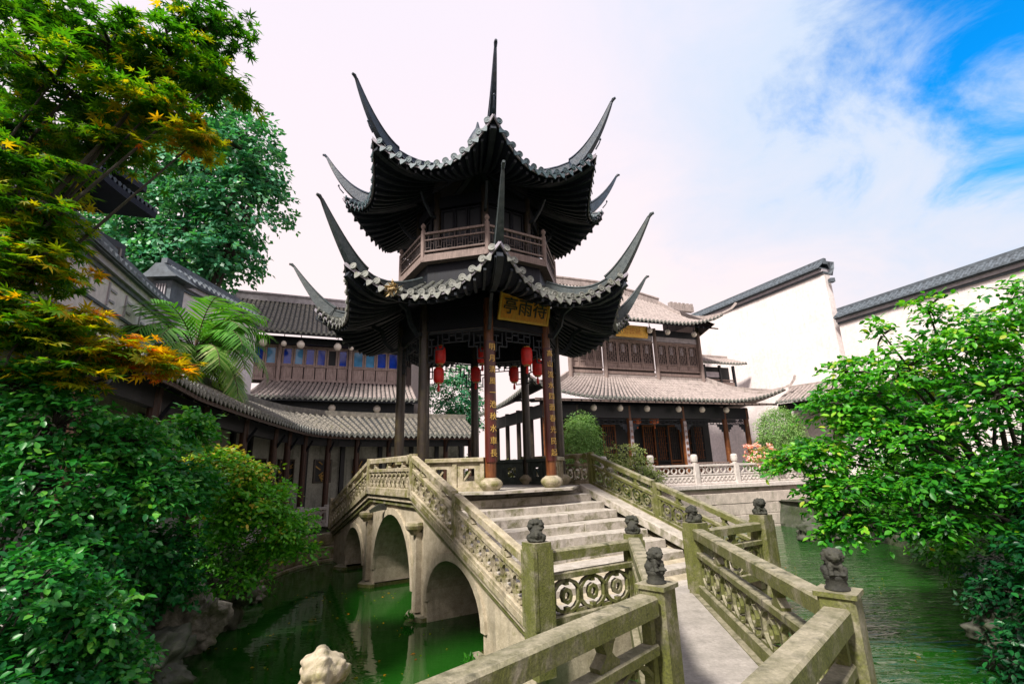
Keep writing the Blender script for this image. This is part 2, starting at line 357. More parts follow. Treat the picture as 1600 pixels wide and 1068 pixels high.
M['brass'] = mat_plain('dull_brass', (0.35, 0.22, 0.06), 0.4, 0.3, 12, 0.6)
M['bark'] = mat_stone('dark_bark', (0.060, 0.050, 0.040), (0.018, 0.016, 0.012), (0.03, 0.04, 0.01), 0.3, scale=10)
M['palm_trunk'] = mat_stone('palm_fibre', (0.15, 0.09, 0.05), (0.05, 0.03, 0.02), None, scale=10)
M['straw'] = mat_plain('dry_straw', (0.55, 0.42, 0.22), 0.8, 0.4, 20)
M['petal'] = mat_leaf('pink_petal', [(0.0, (0.75, 0.22, 0.16)), (0.5, (0.85, 0.45, 0.42)), (1.0, (0.9, 0.66, 0.66))], 0.6, 0.3, 0.2)
M['maple'] = mat_leaf('maple_leaf', [(0.0, (0.010, 0.055, 0.006)), (0.28, (0.035, 0.14, 0.006)), (0.48, (0.095, 0.20, 0.006)), (0.62, (0.26, 0.25, 0.006)), (0.78, (0.46, 0.27, 0.006)), (0.93, (0.60, 0.24, 0.006)), (1.0, (0.50, 0.06, 0.01))], 0.5, 0.55, 0.3)
M['camellia'] = mat_leaf('dark_glossy_leaf', [(0.0, (0.004, 0.050, 0.016)), (0.45, (0.014, 0.145, 0.028)), (0.8, (0.042, 0.24, 0.028)), (1.0, (0.14, 0.38, 0.05))], 0.36, 0.32, 0.4)
M['bright_leaf'] = mat_leaf('bright_green_leaf', [(0.0, (0.014, 0.10, 0.008)), (0.4, (0.050, 0.25, 0.012)), (0.75, (0.12, 0.36, 0.018)), (0.92, (0.28, 0.40, 0.025)), (1.0, (0.50, 0.36, 0.05))], 0.4, 0.30, 0.4)
M['right_leaf'] = mat_leaf('fresh_green_leaf', [(0.0, (0.005, 0.055, 0.012)), (0.35, (0.022, 0.17, 0.012)), (0.7, (0.075, 0.33, 0.014)), (0.93, (0.19, 0.46, 0.03)), (1.0, (0.36, 0.42, 0.05))], 0.36, 0.34, 0.4)
M['tree_leaf'] = mat_leaf('teal_green_leaf', [(0.0, (0.008, 0.075, 0.040)), (0.5, (0.030, 0.19, 0.09)), (0.85, (0.085, 0.31, 0.15)), (1.0, (0.20, 0.42, 0.23))], 0.4, 0.28, 0.4)
M['dome_leaf'] = mat_leaf('pale_clipped_leaf', [(0.0, (0.06, 0.16, 0.04)), (0.5, (0.16, 0.31, 0.08)), (1.0, (0.32, 0.46, 0.15))], 0.5, 0.2, 0.3)
M['bush_leaf'] = mat_leaf('cream_green_leaf', [(0.0, (0.09, 0.16, 0.035)), (0.5, (0.26, 0.34, 0.10)), (1.0, (0.52, 0.54, 0.28))], 0.5, 0.2, 0.3)
M['palm_leaf'] = mat_leaf('palm_frond', [(0.0, (0.025, 0.13, 0.012)), (0.5, (0.085, 0.28, 0.03)), (0.85, (0.26, 0.42, 0.11)), (1.0, (0.55, 0.56, 0.30))], 0.4, 0.25, 0.4)
# pond water: dark green, mirror-like, a breeze ruffles the open eastern part
mw, t, b = mat_new('pond_water'); g = N(t, 'ShaderNodeNewGeometry'); P = g.outputs['Position']
Lk(t, ramp(t, noise_tex(t, P, 0.5, 3), [(0.3, (0.004, 0.042, 0.003)), (0.7, (0.011, 0.070, 0.006))]), b.inputs['Base Color'])
b.inputs['Roughness'].default_value = 0.03; b.inputs['IOR'].default_value = 1.42; b.inputs['Specular IOR Level'].default_value = 0.5
mp = N(t, 'ShaderNodeMapping'); mp.inputs['Rotation'].default_value = (0, 0, math.radians(-14)); mp.inputs['Scale'].default_value = (0.8, 2.6, 1); Lk(t, P, mp.inputs['Vector'])
w1 = noise_tex(t, mp.outputs['Vector'], 2.0, 3, 0.5, 0.8); w2 = noise_tex(t, P, 2.2, 2, 0.5, 0.3)
sx = N(t, 'ShaderNodeSeparateXYZ'); Lk(t, P, sx.inputs[0])
br_ = mrange(t, sx.outputs['X'], 1.5, 5.0, 0.0, 1.0)
h = smath(t, 'ADD', smath(t, 'MULTIPLY', w1, smath(t, 'MULTIPLY_ADD', br_, 0.95, 0.05)), smath(t, 'MULTIPLY', w2, 0.06))
bump(t, b, h, 0.55, 0.09)
M['water'] = mw

# ================================================================== THE SETTING
WATER_Z = -0.72
pond_shore = [(-4.2, -8), (-4.4, 0), (-4.3, 3.6), (-4.6, 5.2), (-5.0, 6.6), (-5.9, 8.8), (-6.7, 11.6), (-6.85, 14.2), (-6.5, 16.2), (-4.0, 17.75), (-1.7, 19.2),
              (0.6, 17.9), (1.9, 17.85), (5.0, 19.0), (10.8, 21.2), (11.6, 18.8), (11.2, 13.4), (8.0, 9.2), (6.0, 6.9), (5.0, 4.0), (4.6, 0), (4.4, -8)]
outer = [(-400, -400), (-400, 700), (400, 700), (400, -400)]
g = MB()
tri = tessellate_polygon([[Vector((x, y, 0)) for x, y in outer], [Vector((x, y, 0)) for x, y in pond_shore]])
allp = outer+pond_shore
g.add([(x, y, 0.25 if i >= 4 else 0.25) for i, (x, y) in enumerate(allp)], [tuple(f) for f in tri])
struct(g.build('ground', M['soil']))
wtr = MB(); wtr.add([(x, y, WATER_Z) for x, y in ((-14, -10), (14, -10), (14, 24), (-14, 24))], [(0, 1, 2, 3)])
struct(wtr.build('pond_water', M['water']))
# rough rock banks round the pond: a faceted skirt from the water up to the ground
bk = MB(); ring = []
dense = []
for i, (x, y) in enumerate(pond_shore[:-1]):
    x2, y2 = pond_shore[i+1]; k = max(1, int(math.hypot(x2-x, y2-y)/0.28))
    for j in range(k): dense.append((x+(x2-x)*j/k, y+(y2-y)*j/k))
rows = 7; cxm, cym = 0.5, 9
for j in range(rows):
    f = j/(rows-1)
    for x, y in dense:
        d = Vector((x-cxm, y-cym)).normalized(); nv = noise.noise(Vector((x*1.9, y*1.9, f*3)))
        o = -0.30+0.55*f+0.28*nv
        bk.v.append((x+d.x*o, y+d.y*o, -1.5+f*1.83+0.10*nv))
n_ = len(dense)
for j in range(rows-1):
    for i in range(n_-1): bk.f.append((j*n_+i, j*n_+i+1, (j+1)*n_+i+1, (j+1)*n_+i))
struct(bk.build('pond_bank', M['bank']))

# ================================================================== ARCHED BRIDGE
TH = 0.160; NAX = TH+PI/8
C0 = Vector((-0.833, 12.306, 0)); AX = Vector((SIN(NAX), -COS(NAX), 0)); LX = Vector((COS(NAX), SIN(NAX), 0)); UP = Vector((0, 0, 1))
def B(a, l, z): return C0+AX*a+LX*l+UP*z
ZF = 1.394; A0, A1 = 1.426, -1.652; AE, AL = 5.664, -5.72; ZL = 0.22; W = 2.28
def deck_z(a):
    if a > A0: return max(0.0, ZF*(AE-a)/(AE-A0))
    if a < A1: return ZF+(ZL-ZF)*(A1-a)/(A1-AL)
    return ZF
bridge = thing('arched_bridge', 'three arched cream stone bridge with pierced railings carrying the pavilion over the pond', 'bridge', B(0, 0, WATER_Z))
prof = []
def arch(c, w, top, spring, n=14):
    pts = []
    for i in range(n+1):
        a = PI-PI*i/n; pts.append((c+w/2*COS(a), spring+(top-spring)*SIN(a)))
    return [(c-w/2, -1.4)]+pts+[(c+w/2, -1.4)]
ARCHES = [(-3.22, 1.86, 0.44, -0.38), (-0.06, 2.58, 0.96, -0.35), (3.08, 2.10, 0.42, -0.38)]
prof += [(AL, -1.4)]
for a_ in ARCHES: prof += arch(*a_)
prof += [(AE, -1.4), (AE, -0.22), (A0-0.29, 1.19), (A1-0.45+0.15, 1.19), (AL, ZL-0.22)]
prof = prof[::1]
bd = MB(); bd.prism(prof, LX*4.36, B(0, -2.18, 0), AX, UP)
bd.build('bridge_body', M['stone_clean'], bridge)
for side in (-1, 1):
    for c, w, top, sp in ARCHES:                       # arch rings stand proud of the face
        r = MB(); n = 18; vs = []
        for i in range(n+1):
            a = PI-PI*i/n
            for rr, e in ((0.0, 0), (0.13, 0), (0.13, 1), (0.0, 1)):
                vs.append(B(c+(w/2-0.012+rr)*COS(a), side*(2.165+0.055*e), sp+(top-sp-0.012+rr)*SIN(a)))
        r.add(vs, [(i*4+k, i*4+(k+1) % 4, (i+1)*4+(k+1) % 4, (i+1)*4+k) for i in range(n) for k in range(4)]+[(0, 1, 2, 3), (n*4, n*4+1, n*4+2, n*4+3)])
        r.build('arch_ring', M['stone_clean'], bridge)
    for a_, zt in ((-1.70, 0.93), (1.63, 0.93)):       # engaged pilasters with projecting capitals between the arches
        p = MB(); p.box(B(a_, side*2.23, (zt-0.2-0.62)/2+0.0), 0.16, 0.12, zt-0.2+0.62, AX, LX); pil = p.build('pilaster', M['stone_clean'], bridge)
        q = MB()
        q.lathe(B(a_, side*2.30, zt-0.24), [(0.07, 0), (0.10, 0.05), (0.17, 0.11), (0.19, 0.17), (0.17, 0.22), (0.12, 0.24)], 12)
        c_ = q.build('capital', M['stone'], pil, smooth=False)
    for a_ in (-4.18, -1.56, 1.66, 4.32):              # low cutwater slabs at the water line
        p = MB(); p.prism([(-0.34, 0), (-0.34, 0.1), (0, 0.30), (0.34, 0.1), (0.34, 0)], UP*0.09, B(a_, side*2.18, WATER_Z-0.02), AX, LX*side)
        p.box(B(a_, 0, WATER_Z+0.03), 0.62, 4.3, 0.10, AX, LX)
        p.build('pier_base', M['stone_moss'], bridge)
    # string courses under the railing: three receding mouldings following the slope
    for off, h, pr, mt in ((0.045, 0.09, 0.16, 'stone'), (-0.055, 0.09, 0.105, 'stone_clean'), (-0.15, 0.085, 0.06, 'stone_moss')):
        sm = MB()
        pts = [(AL, ZL), (A1, ZF), (A0, ZF), (AE, 0.0)]
        for (a1, z1), (a2, z2) in zip(pts, pts[1:]):
            sm.vbeam(B(a1, side*(2.13+pr/2), z1+off-0.045), B(a2, side*(2.13+pr/2), z2+off-0.045), 0.12+pr, h)
        sm.build('string_course', M[mt], bridge)
# dragon-head spouts under the flat of the span
for side in (-1, 1):
    q = MB(); q.sweep([B(-0.55, side*2.2, 1.08), B(-0.55, side*2.36, 1.07), B(-0.55, side*2.55, 1.0)], lambda i: [(-0.06, -0.06), (0.06, -0.06), (0.05, 0.07), (-0.05, 0.07)] if i < 2 else [(-0.04, -0.03), (0.04, -0.03), (0.03, 0.03), (-0.03, 0.03)])
    q.build('water_spout', M['stone_dark'], bridge)
# floor of the flat span and the flights of steps: every slab a stone of its own
fl = MB(); fl.box(B((A0+A1)/2, 0, ZF-0.075), A0-A1-0.02, 4.2, 0.15, AX, LX); fl.build('floor_slab', M['stone_step'], bridge)
NS = 9
for k in range(NS):
    z1 = ZF*(1-(k+1)/NS); a1 = A0+(AE-0.5-A0)*k/NS; a2 = A0+(AE-0.5-A0)*(k+1)/NS
    cuts = sorted([-1.84, 1.84]+[random.uniform(-1.2, -0.2), random.uniform(0.3, 1.3)])
    if k % 3 == 0: cuts.pop(1)
    for l1, l2 in zip(cuts, cuts[1:]):
        s = MB(); dz = random.uniform(-0.010, 0.008); da = random.uniform(-0.015, 0.02)
        s.cbox(B((a1+a2)/2-0.02+da/2, (l1+l2)/2, z1-0.08+dz), l2-l1-0.012, a2-a1+0.10+da, 0.165, LX, -AX, UP, 0.014)
        s.build('step_stone', M['stone_step'], bridge)
for k in range(8):
    z1 = ZF+(ZL-ZF)*(k+1)/8; a1 = A1+(AL+0.3-A1)*k/8; a2 = A1+(AL+0.3-A1)*(k+1)/8
    s = MB(); s.cbox(B((a1+a2)/2, 0, z1-0.08), 3.7, abs(a2-a1)+0.08, 0.16, LX, AX, UP, 0.014); s.build('step_stone', M['stone_step'], bridge)
for side in (-1, 1):                                   # sloping cheek stones beside the steps
    s = MB(); s.vbeam(B(A0+0.05, side*2.0, ZF-0.035), B(AE-0.3, side*2.0, 0.085), 0.31, 0.16, 0.012); s.build('cheek_stone', M['stone_step'], bridge)
    s = MB(); s.vbeam(B(A1-0.05, side*2.0, ZF-0.035), B(AL+0.1, side*2.0, ZL+0.05), 0.31, 0.16, 0.012); s.build('cheek_stone', M['stone_step'], bridge)

def lattice(mb, P, L, h, th, uxz, nr=None, rw=0.028):
    """pierced stone panel: interlocking loops between two rails. P(u, v) -> point"""
    nr = nr or max(2, int(round(L/(h*0.78)))); du = L/nr
    def ring(cu, cv, r0, r1, sy, n=14, a0=0.0, a1=2*PI):
        vs = []; full = a1-a0 > 6.2; mm = n if full else n+1
        nrm = uxz
        for k in range(mm):
            a = a0+(a1-a0)*k/n
            for r in (r0, r1):
                for e in (-1, 1): vs.append(P(cu+r*COS(a), cv+r*sy*SIN(a))+nrm*(th/2*e))
        fs = []
        for k in range(n):
            i = 4*k; j = 4*((k+1) % mm)
            fs += [(i, j, j+2, i+2), (i+1, i+3, j+3, j+1), (i, i+1, j+1, j), (i+2, i+2+0, j+2, j+2)] if False else [(i, j, j+2, i+2), (i+1, i+3, j+3, j+1), (i, i+1, j+1, j), (i+2, j+2, j+3, i+3)]
        mb.add(vs, fs)
    def bar(u1, v1, u2, v2, w):
        d = Vector((u2-u1, v2-v1)); d.normalize(); q = Vector((-d.y, d.x))*w/2
        vs = []
        for e in (-1, 1):
            for (u, v) in ((u1+q.x, v1+q.y), (u1-q.x, v1-q.y), (u2-q.x, v2-q.y), (u2+q.x, v2+q.y)): vs.append(P(u, v)+uxz*(th/2*e))
        mb.add(vs, [(0, 1, 2, 3), (7, 6, 5, 4), (0, 4, 5, 1), (1, 5, 6, 2), (2, 6, 7, 3), (3, 7, 4, 0)])
    for i in range(nr):
        c = du*(i+0.5); r = du*0.56
        ring(c, h*0.5, r-rw, r, (h*0.5)/r*0.98)
        bar(c, 0, c, h*0.20, rw*1.3); bar(c, h*0.8, c, h, rw*1.3)
        ring(c, h*0.5, r*0.30-rw*0.6, r*0.30+rw*0.3, 1.15, 8)
    for i in range(nr+1):
        c = du*i
        q = h*0.15
        bar(c-du*0.0, h*0.5-q, c, h*0.5+q, rw*1.6)
        if 0 < i < nr: bar(c-du*0.2, h*0.03, c+du*0.2, h*0.03, rw*1.6)
def rail_span(parent, pa, pb, zrail, nrm, mat, mat2=None, top_w=0.13, top_h=0.11, mid=0.50, low=0.10, clouds=2, name_extra='', lat=True, rw=0.028, nr=None, th=0.055, inset=0.06):
    """railing between two base points pa, pb (deck level): bottom sill, pierced panel, mid rail, cloud supports, top rail"""
    pa = Vector(pa); pb = Vector(pb); d = pb-pa; Lh = math.hypot(d.x, d.y); e = Vector((d.x, d.y, 0)).normalized(); sl = d.z/Lh
    def P(u, v): return pa+e*u+UP*(sl*u+v)
    nrm = Vector(nrm).normalized(); objs = []
    t = MB(); t.vbeam(P(0, zrail-top_h/2), P(Lh, zrail-top_h/2), top_w, top_h, 0.018); objs.append(t.build('top_rail', M[mat], parent))
    t = MB(); t.vbeam(P(0, mid), P(Lh, mid), top_w*0.72, 0.07, 0.012); objs.append(t.build('mid_rail', M[mat2 or mat], parent))
    t = MB(); t.vbeam(P(0, low/2+0.01), P(Lh, low/2+0.01), top_w*0.95, low, 0.012); objs.append(t.build('bottom_sill', M[mat], parent))
    if lat:
        t = MB(); lattice(t, lambda u, v: P(inset+u, low+v), Lh-2*inset, mid-0.035-low, th, nrm, nr, rw)
        for u in (inset*0.5, Lh-inset*0.5): t.beam(P(u, low), P(u, zrail-top_h), inset, th*1.25, up=nrm)
        objs.append(t.build('pierced_panel', M[mat2 or mat], parent))
    for i in range(clouds):
        u = Lh*(i+0.5)/clouds if clouds > 1 else Lh/2
        z1, z2 = mid+0.03, zrail-top_h; hh = z2-z1; w = hh*0.62
        poly = [(-w*0.9, 0), (-w, hh*0.18), (-w*0.55, hh*0.34), (-w*0.28, hh*0.5), (-w*0.5, hh*0.75), (-w*0.85, hh), (w*0.85, hh), (w*0.5, hh*0.75), (w*0.28, hh*0.5), (w*0.55, hh*0.34), (w, hh*0.18), (w*0.9, 0)]
        t = MB(); tri = tessellate_polygon([[Vector((x, y, 0)) for x, y in poly]]); k = len(poly)
        vs = [P(u+x, z1+y)+nrm*0.04 for x, y in poly]+[P(u+x, z1+y)-nrm*0.04 for x, y in poly]
        t.add(vs, [tuple(f) for f in tri]+[tuple(k+i_ for i_ in reversed(f)) for f in tri]+[(i_, (i_+1) % k, k+(i_+1) % k, k+i_) for i_ in range(k)])
        objs.append(t.build('cloud_support', M[mat2 or mat], parent))
    return objs
HR = 0.765
def slim_post(parent, a, l, z, h=HR, w=0.13, mat='stone'):
    p = MB(); p.cbox(B(a, l, z+h/2), h, w, w, UP, AX, LX, 0.014); return p.build('rail_post', M[mat], parent)
for side in (-1, 1):
    l = side*W; nrm = LX
    am = 3.436; mt = 'stone' if side < 0 else 'stone_moss'
    segs = [(A0, A1, 3 if side < 0 else 3), (A0, am, 1), (am, AE-0.13, 1), (A1, -3.66, 1), (-3.66, AL, 1)]
    for a1, a2, nc in segs:
        s = 1 if a2 > a1 else -1
        rail_span(bridge, B(a1+0.06*s, l, deck_z(a1+0.06*s)), B(a2-0.06*s, l, deck_z(a2-0.06*s)), HR, nrm, 'stone' if (a1 == A0 and a2 == A1) else mt, None, clouds=nc if nc > 1 else 2, mid=0.49, th=0.05)
    for a in (A0, A1): slim_post(bridge, a, l, ZF, HR+0.02, 0.14, mt)
    for a in (am, -3.66): slim_post(bridge, a, l, deck_z(a), HR-0.02, 0.12, mt)
    slim_post(bridge, AL, l, ZL, HR+0.12, 0.18, mt)
    for a, s in ((A0, -1), (A1, 1)):                    # scrolled ends where the top rail turns the corner
        q = MB(); q.lathe(B(a+s*0.16, l-0.075, ZF+HR-0.075), [(0.085, 0), (0.085, 0.15)], 14, LX); q.build('rail_scroll', M[mt], bridge)

# carved seated lion, one continuous mesh grown from overlapping masses
def make_lion():
    bm = bmesh.new()
    def sp(c, r, s=(1, 1, 1), rot=0):
        mt = Matrix.Translation(c) @ Matrix.Rotation(rot, 4, 'Y') @ Matrix.Diagonal((*[r*k for k in s], 1))
        bmesh.ops.create_icosphere(bm, subdivisions=2, radius=1.0, matrix=mt)
    sp((0, 0, 0.02), 0.115, (1.0, 0.92, 0.26)); sp((-0.03, 0, 0.085), 0.082, (0.95, 1.0, 0.92)); sp((0.012, 0, 0.135), 0.074, (0.9, 1.0, 1.15), -0.3)
    sp((0.040, 0, 0.215), 0.072, (1.0, 1.05, 0.95)); sp((0.092, 0, 0.196), 0.040, (0.85, 1.15, 0.75)); sp((0.088, 0, 0.172), 0.032, (0.85, 1.1, 0.6)); sp((0.118, 0, 0.208), 0.014)
    for k in range(11):
        a = 2*PI*k/11; sp((0.022, 0.078*COS(a), 0.205+0.072*SIN(a)), 0.028)
    for k in range(7):
        a = 2*PI*k/7; sp((-0.018, 0.062*COS(a), 0.195+0.058*SIN(a)), 0.028)
    for s in (-1, 1):
        sp((0.072, 0.046*s, 0.080), 0.028, (0.9, 0.9, 2.4)); sp((0.095, 0.046*s, 0.028), 0.030, (1.3, 1, 0.8)); sp((-0.015, 0.078*s, 0.055), 0.050, (1.2, 0.75, 1.0)); sp((0.030, 0.062*s, 0.268), 0.020, (0.8, 1, 1.1))
        sp((0.092, 0.034*s, 0.238), 0.017)
    sp((-0.098, 0, 0.10), 0.030, (0.8, 0.9, 1.7), 0.2)
    me = bpy.data.meshes.new('lion_mass'); bm.to_mesh(me); bm.free()
    o = bpy.data.objects.new('lion_mass', me); COL.objects.link(o)
    r = o.modifiers.new('r', 'REMESH'); r.mode = 'VOXEL'; r.voxel_size = 0.0085
    s = o.modifiers.new('s', 'SMOOTH'); s.iterations = 3
    dg = bpy.context.evaluated_depsgraph_get(); me2 = bpy.data.meshes.new_from_object(o.evaluated_get(dg)); me2.name = 'stone_lion'
    bpy.data.objects.remove(o); bpy.data.meshes.remove(me)
    for v in me2.vertices:
        v.co += v.normal*0.007*noise.noise(v.co*45)
    me2.polygons.foreach_set('use_smooth', [True]*len(me2.polygons)); me2.materials.clear(); me2.materials.append(M['stone_dark']); return me2
LION = make_lion(); LION_PALE = LION.copy(); LION_PALE.materials.clear(); LION_PALE.materials.append(M['stone'])
DRUM = mesh_of(MB().lathe((0, 0, 0), [(0.105, 0), (0.108, 0.018), (0.088, 0.035), (0.094, 0.055), (0.084, 0.08), (0.10, 0.10), (0.105, 0.13), (0.08, 0.15)], 18), 'lotus_drum', M['stone_dark'], True)
def big_post(parent, p, h, w, ux, uy, lion_rot, lscale=1.0, drum=False, mat='stone_moss', z0=-0.1, lion=None):
    q = MB(); q.cbox(Vector(p)+UP*((h+z0)/2), h-z0, w, w, UP, ux, uy, 0.016)
    if drum: q.cbox(Vector(p)+UP*(h+0.012), 0.03, w+0.035, w+0.035, UP, ux, uy, 0.006)
    else:    # shallow recessed edges: raised corner strips
        for i in (-1, 1):
            for j in (-1, 1): q.box(Vector(p)+UP*(h*0.48)+Vector(ux)*i*(w/2-0.02)+Vector(uy)*j*(w/2-0.02), 0.052, 0.052, h*0.86, ux, uy)
    post = q.build('lion_post', M[mat], parent); z = h
    if drum: inst(DRUM, 'lotus_drum', post, Vector(p)+UP*(z+0.025), scale=lscale); z += 0.16*lscale
    inst(lion or LION, 'stone_lion', post, Vector(p)+UP*(z), (0, 0, lion_rot), (lscale*1.0, lscale*1.0, lscale*0.84))
    return post
PA = B(AE, -2.251, 0); PB_ = B(AE, -0.649, 0); PC = B(AE, 0.644, 0); PD = B(AE, 2.318, 0)
angL = math.atan2(LX.y, LX.x)
big_post(bridge, PA, 0.975, 0.27, AX, LX, angL+1.0, 1.05, mat='stone_moss', z0=-0.45)
big_post(bridge, PD, 0.975, 0.27, AX, LX, angL-2.2, 1.05, z0=-0.9)
big_post(bridge, PB_, 0.93, 0.20, AX, LX, angL+0.8, 0.95)
big_post(bridge, PC, 0.975, 0.27, AX, LX, angL+2.6, 1.0)
rail_span(bridge, B(AE, -2.11, 0), B(AE, -0.75, 0), 0.86, AX, 'stone_moss', 'stone_moss', 0.15, 0.12, 0.56, 0.12, clouds=0, rw=0.045, nr=3, th=0.06)
rail_span(bridge, B(AE, 0.78, 0), B(AE, 2.18, 0), 0.86, AX, 'stone_moss', 'stone_moss', 0.15, 0.12, 0.56, 0.12, clouds=1, rw=0.045, nr=3, th=0.06)

# ================================================================== ZIGZAG FOOTBRIDGE in front of it
zig = thing('zigzag_footbridge', 'low zigzag stone footbridge with mossy railings leading up to the arched bridge', 'footbridge', B(AE+1.5, -1, WATER_Z))
P5 = Vector((1.06, 4.10, 0)); P6 = Vector((2.17, 3.64, 0)); P7 = Vector((-0.80, 2.12, 0)); d2 = (P7-P5); d2.z = 0; d2.normalize(); P8 = P6+d2*3.75
P9 = P5+d2*4.6; P10 = P6+d2*4.6
dk = MB()
dk.prism([(p.x, p.y) for p in (B(AE-0.55, -1.86, 0), PB_, P5, P6, PC, B(AE-0.55, 1.86, 0))][::1], UP*-0.22, (0, 0, 0)); dk.build('deck_slab', M['deck'], zig)
dk = MB(); dk.prism([(p.x, p.y) for p in (P5, P9, P10, P6)], UP*-0.22, (0, 0, -0.003)); dk.build('deck_slab', M['deck'], zig)
for a, b_ in ((PB_, P5), (PC, P6), (P5, P7), (P6, P8), (P7, P9), (P8, P10)):  # edge beams under the deck
    q = MB(); q.vbeam(a+UP*-0.12, b_+UP*-0.12, 0.30, 0.26); q.build('edge_beam', M['stone_moss'], zig)
for p in ((P5+P6)/2, (PB_+PC)/2, P7+Vector((0.5, -0.5, 0))):
    q = MB(); q.box(p+UP*-0.8, 1.5, 0.3, 1.1, (0.9, -0.3, 0), (0.3, 0.9, 0)); q.build('pier', M['stone_moss'], zig)
def zrail(a, b_, ga=0.15, gb=0.12, **k):
    d = (b_-a).normalized(); nrm = Vector((-d.y, d.x, 0))
    return rail_span(zig, a+d*ga, b_-d*gb, 0.9, nrm, 'stone_moss', 'stone_moss', 0.165, 0.13, 0.55, 0.13, rw=0.036, th=0.06, **k)
zrail(PB_, P5, clouds=2, nr=6); zrail(PC, P6, 0.16, 0.14, clouds=2, nr=8); zrail(P5, P7, clouds=2, nr=5); zrail(P6, P8, clouds=2, nr=7); zrail(P7, P9, clouds=2, nr=4); zrail(P8, P10, clouds=1, nr=2)
ux = d2; uy = Vector((-d2.y, d2.x, 0))
big_post(zig, P5, 0.93, 0.21, ux, uy, -1.2, 0.70, True, 'stone_moss', -0.4); big_post(zig, P6, 0.955, 0.22, ux, uy, -1.9, 0.72, True, 'stone_moss', -0.4)
big_post(zig, P7, 0.915, 0.21, ux, uy, 0.4, 1.08, False, 'stone', -0.4, LION_PALE); big_post(zig, P8, 0.95, 0.21, ux, uy, 2.4, 1.0, True, 'stone', -0.4)
for p in (P9, P10): big_post(zig, p, 0.95, 0.21, ux, uy, 2.4, 1.0, True, 'stone', -0.4)

# ================================================================== PAVILION
pav = thing('octagonal_pavilion', 'two storey octagonal pavilion with upswept dark tiled roofs and long horns on the arched bridge', 'pavilion', B(0, 0, ZF))
T8 = math.tan(PI/8); C8 = math.cos(PI/8)
def corner(k, R, z): a = TH+k*PI/4; return Vector((C0.x+R*SIN(a), C0.y-R*COS(a), z))
def side_ax(k): a = TH+(k+0.5)*PI/4; return Vector((SIN(a), -COS(a), 0)), Vector((COS(a), SIN(a), 0))
def S8(k, rho, x, z): n, t = side_ax(k); return Vector((C0.x, C0.y, z))+n*rho+t*x
def side_rot(k): n, t = side_ax(k); return math.atan2(n.y, n.x)
def text_mesh(body, size, depth, mat, name='lettering'):
    cu = bpy.data.curves.new('lettering', 'FONT'); cu.body = body; cu.size = size; cu.extrude = depth; cu.align_x = 'CENTER'; cu.align_y = 'CENTER'
    o = bpy.data.objects.new('lettering', cu); COL.objects.link(o)
    dg = bpy.context.evaluated_depsgraph_get(); me = bpy.data.meshes.new_from_object(o.evaluated_get(dg))
    bpy.data.objects.remove(o); bpy.data.curves.remove(cu); me.name = name; me.materials.clear(); me.materials.append(mat); return me
RC = 2.0; ZEAVE = 5.0
# octagonal floor kerb
q = MB(); q.prism([(2.32/C8*SIN(TH+k*PI/4), -2.32/C8*COS(TH+k*PI/4)) for k in range(8)], UP*0.05, (C0.x, C0.y, ZF-0.03)); q.build('floor_kerb', M['stone_step'], pav)
base_me = mesh_of(MB().lathe((0, 0, 0), [(0.155, 0), (0.175, 0.03), (0.235, 0.10), (0.245, 0.15), (0.215, 0.20), (0.135, 0.255), (0.125, 0.26)], 20), 'column_base', M['stone'], True)
for k in range(8):
    p = corner(k, RC, 0); q = MB()
    q.lathe((p.x, p.y, ZF+0.22), [(0.112, 0), (0.115, 0.3), (0.112, 1.8), (0.105, ZEAVE+0.55-ZF-0.22)], 20)
    c = q.build('column', M['column_red'] if k in (0, 1) else M['column'], pav); smooth_angle(c)
    inst(base_me, 'column_base', c, (p.x, p.y, ZF+0.015))
# couplet boards on the two entrance columns, curved round the shaft, gold characters
for k, txt in ((0, '明月清風一池秋水車長'), (1, '高山流水四面春光民起')):
    p = corner(k, RC, 0); a0 = TH+PI/8; n0 = Vector((SIN(a0), -COS(a0), 0)); t0 = Vector((COS(a0), SIN(a0), 0))
    q = MB(); n = 10; vs = []
    for i in range(n+1):
        a = -1.25+2.5*i/n
        for r in (0.118, 0.140):
            for z in (1.98, 4.55): vs.append(Vector((p.x, p.y, z))+n0*COS(a)*r+t0*SIN(a)*r)
    q.add(vs, [(4*i, 4*i+4, 4*i+5, 4*i+1) for i in range(n)]+[(4*i+2, 4*i+3, 4*i+7, 4*i+6) for i in range(n)]+[(4*i, 4*i+2, 4*i+6, 4*i+4) for i in range(n)]+[(4*i+1, 4*i+5, 4*i+7, 4*i+3) for i in range(n)]+[(0, 1, 3, 2), (4*n, 4*n+2, 4*n+3, 4*n+1)])
    cb = q.build('couplet_board', M['couplet'], pav, smooth=False)
    for i, ch in enumerate(txt):
        me = text_mesh(ch, 0.165, 0.006, M['gilt'], 'gilt_character')
        o = inst(me, 'gilt_character', cb, Vector((p.x, p.y, 4.40-i*0.25))+n0*0.146, (PI/2, 0, math.atan2(t0.y, t0.x)))
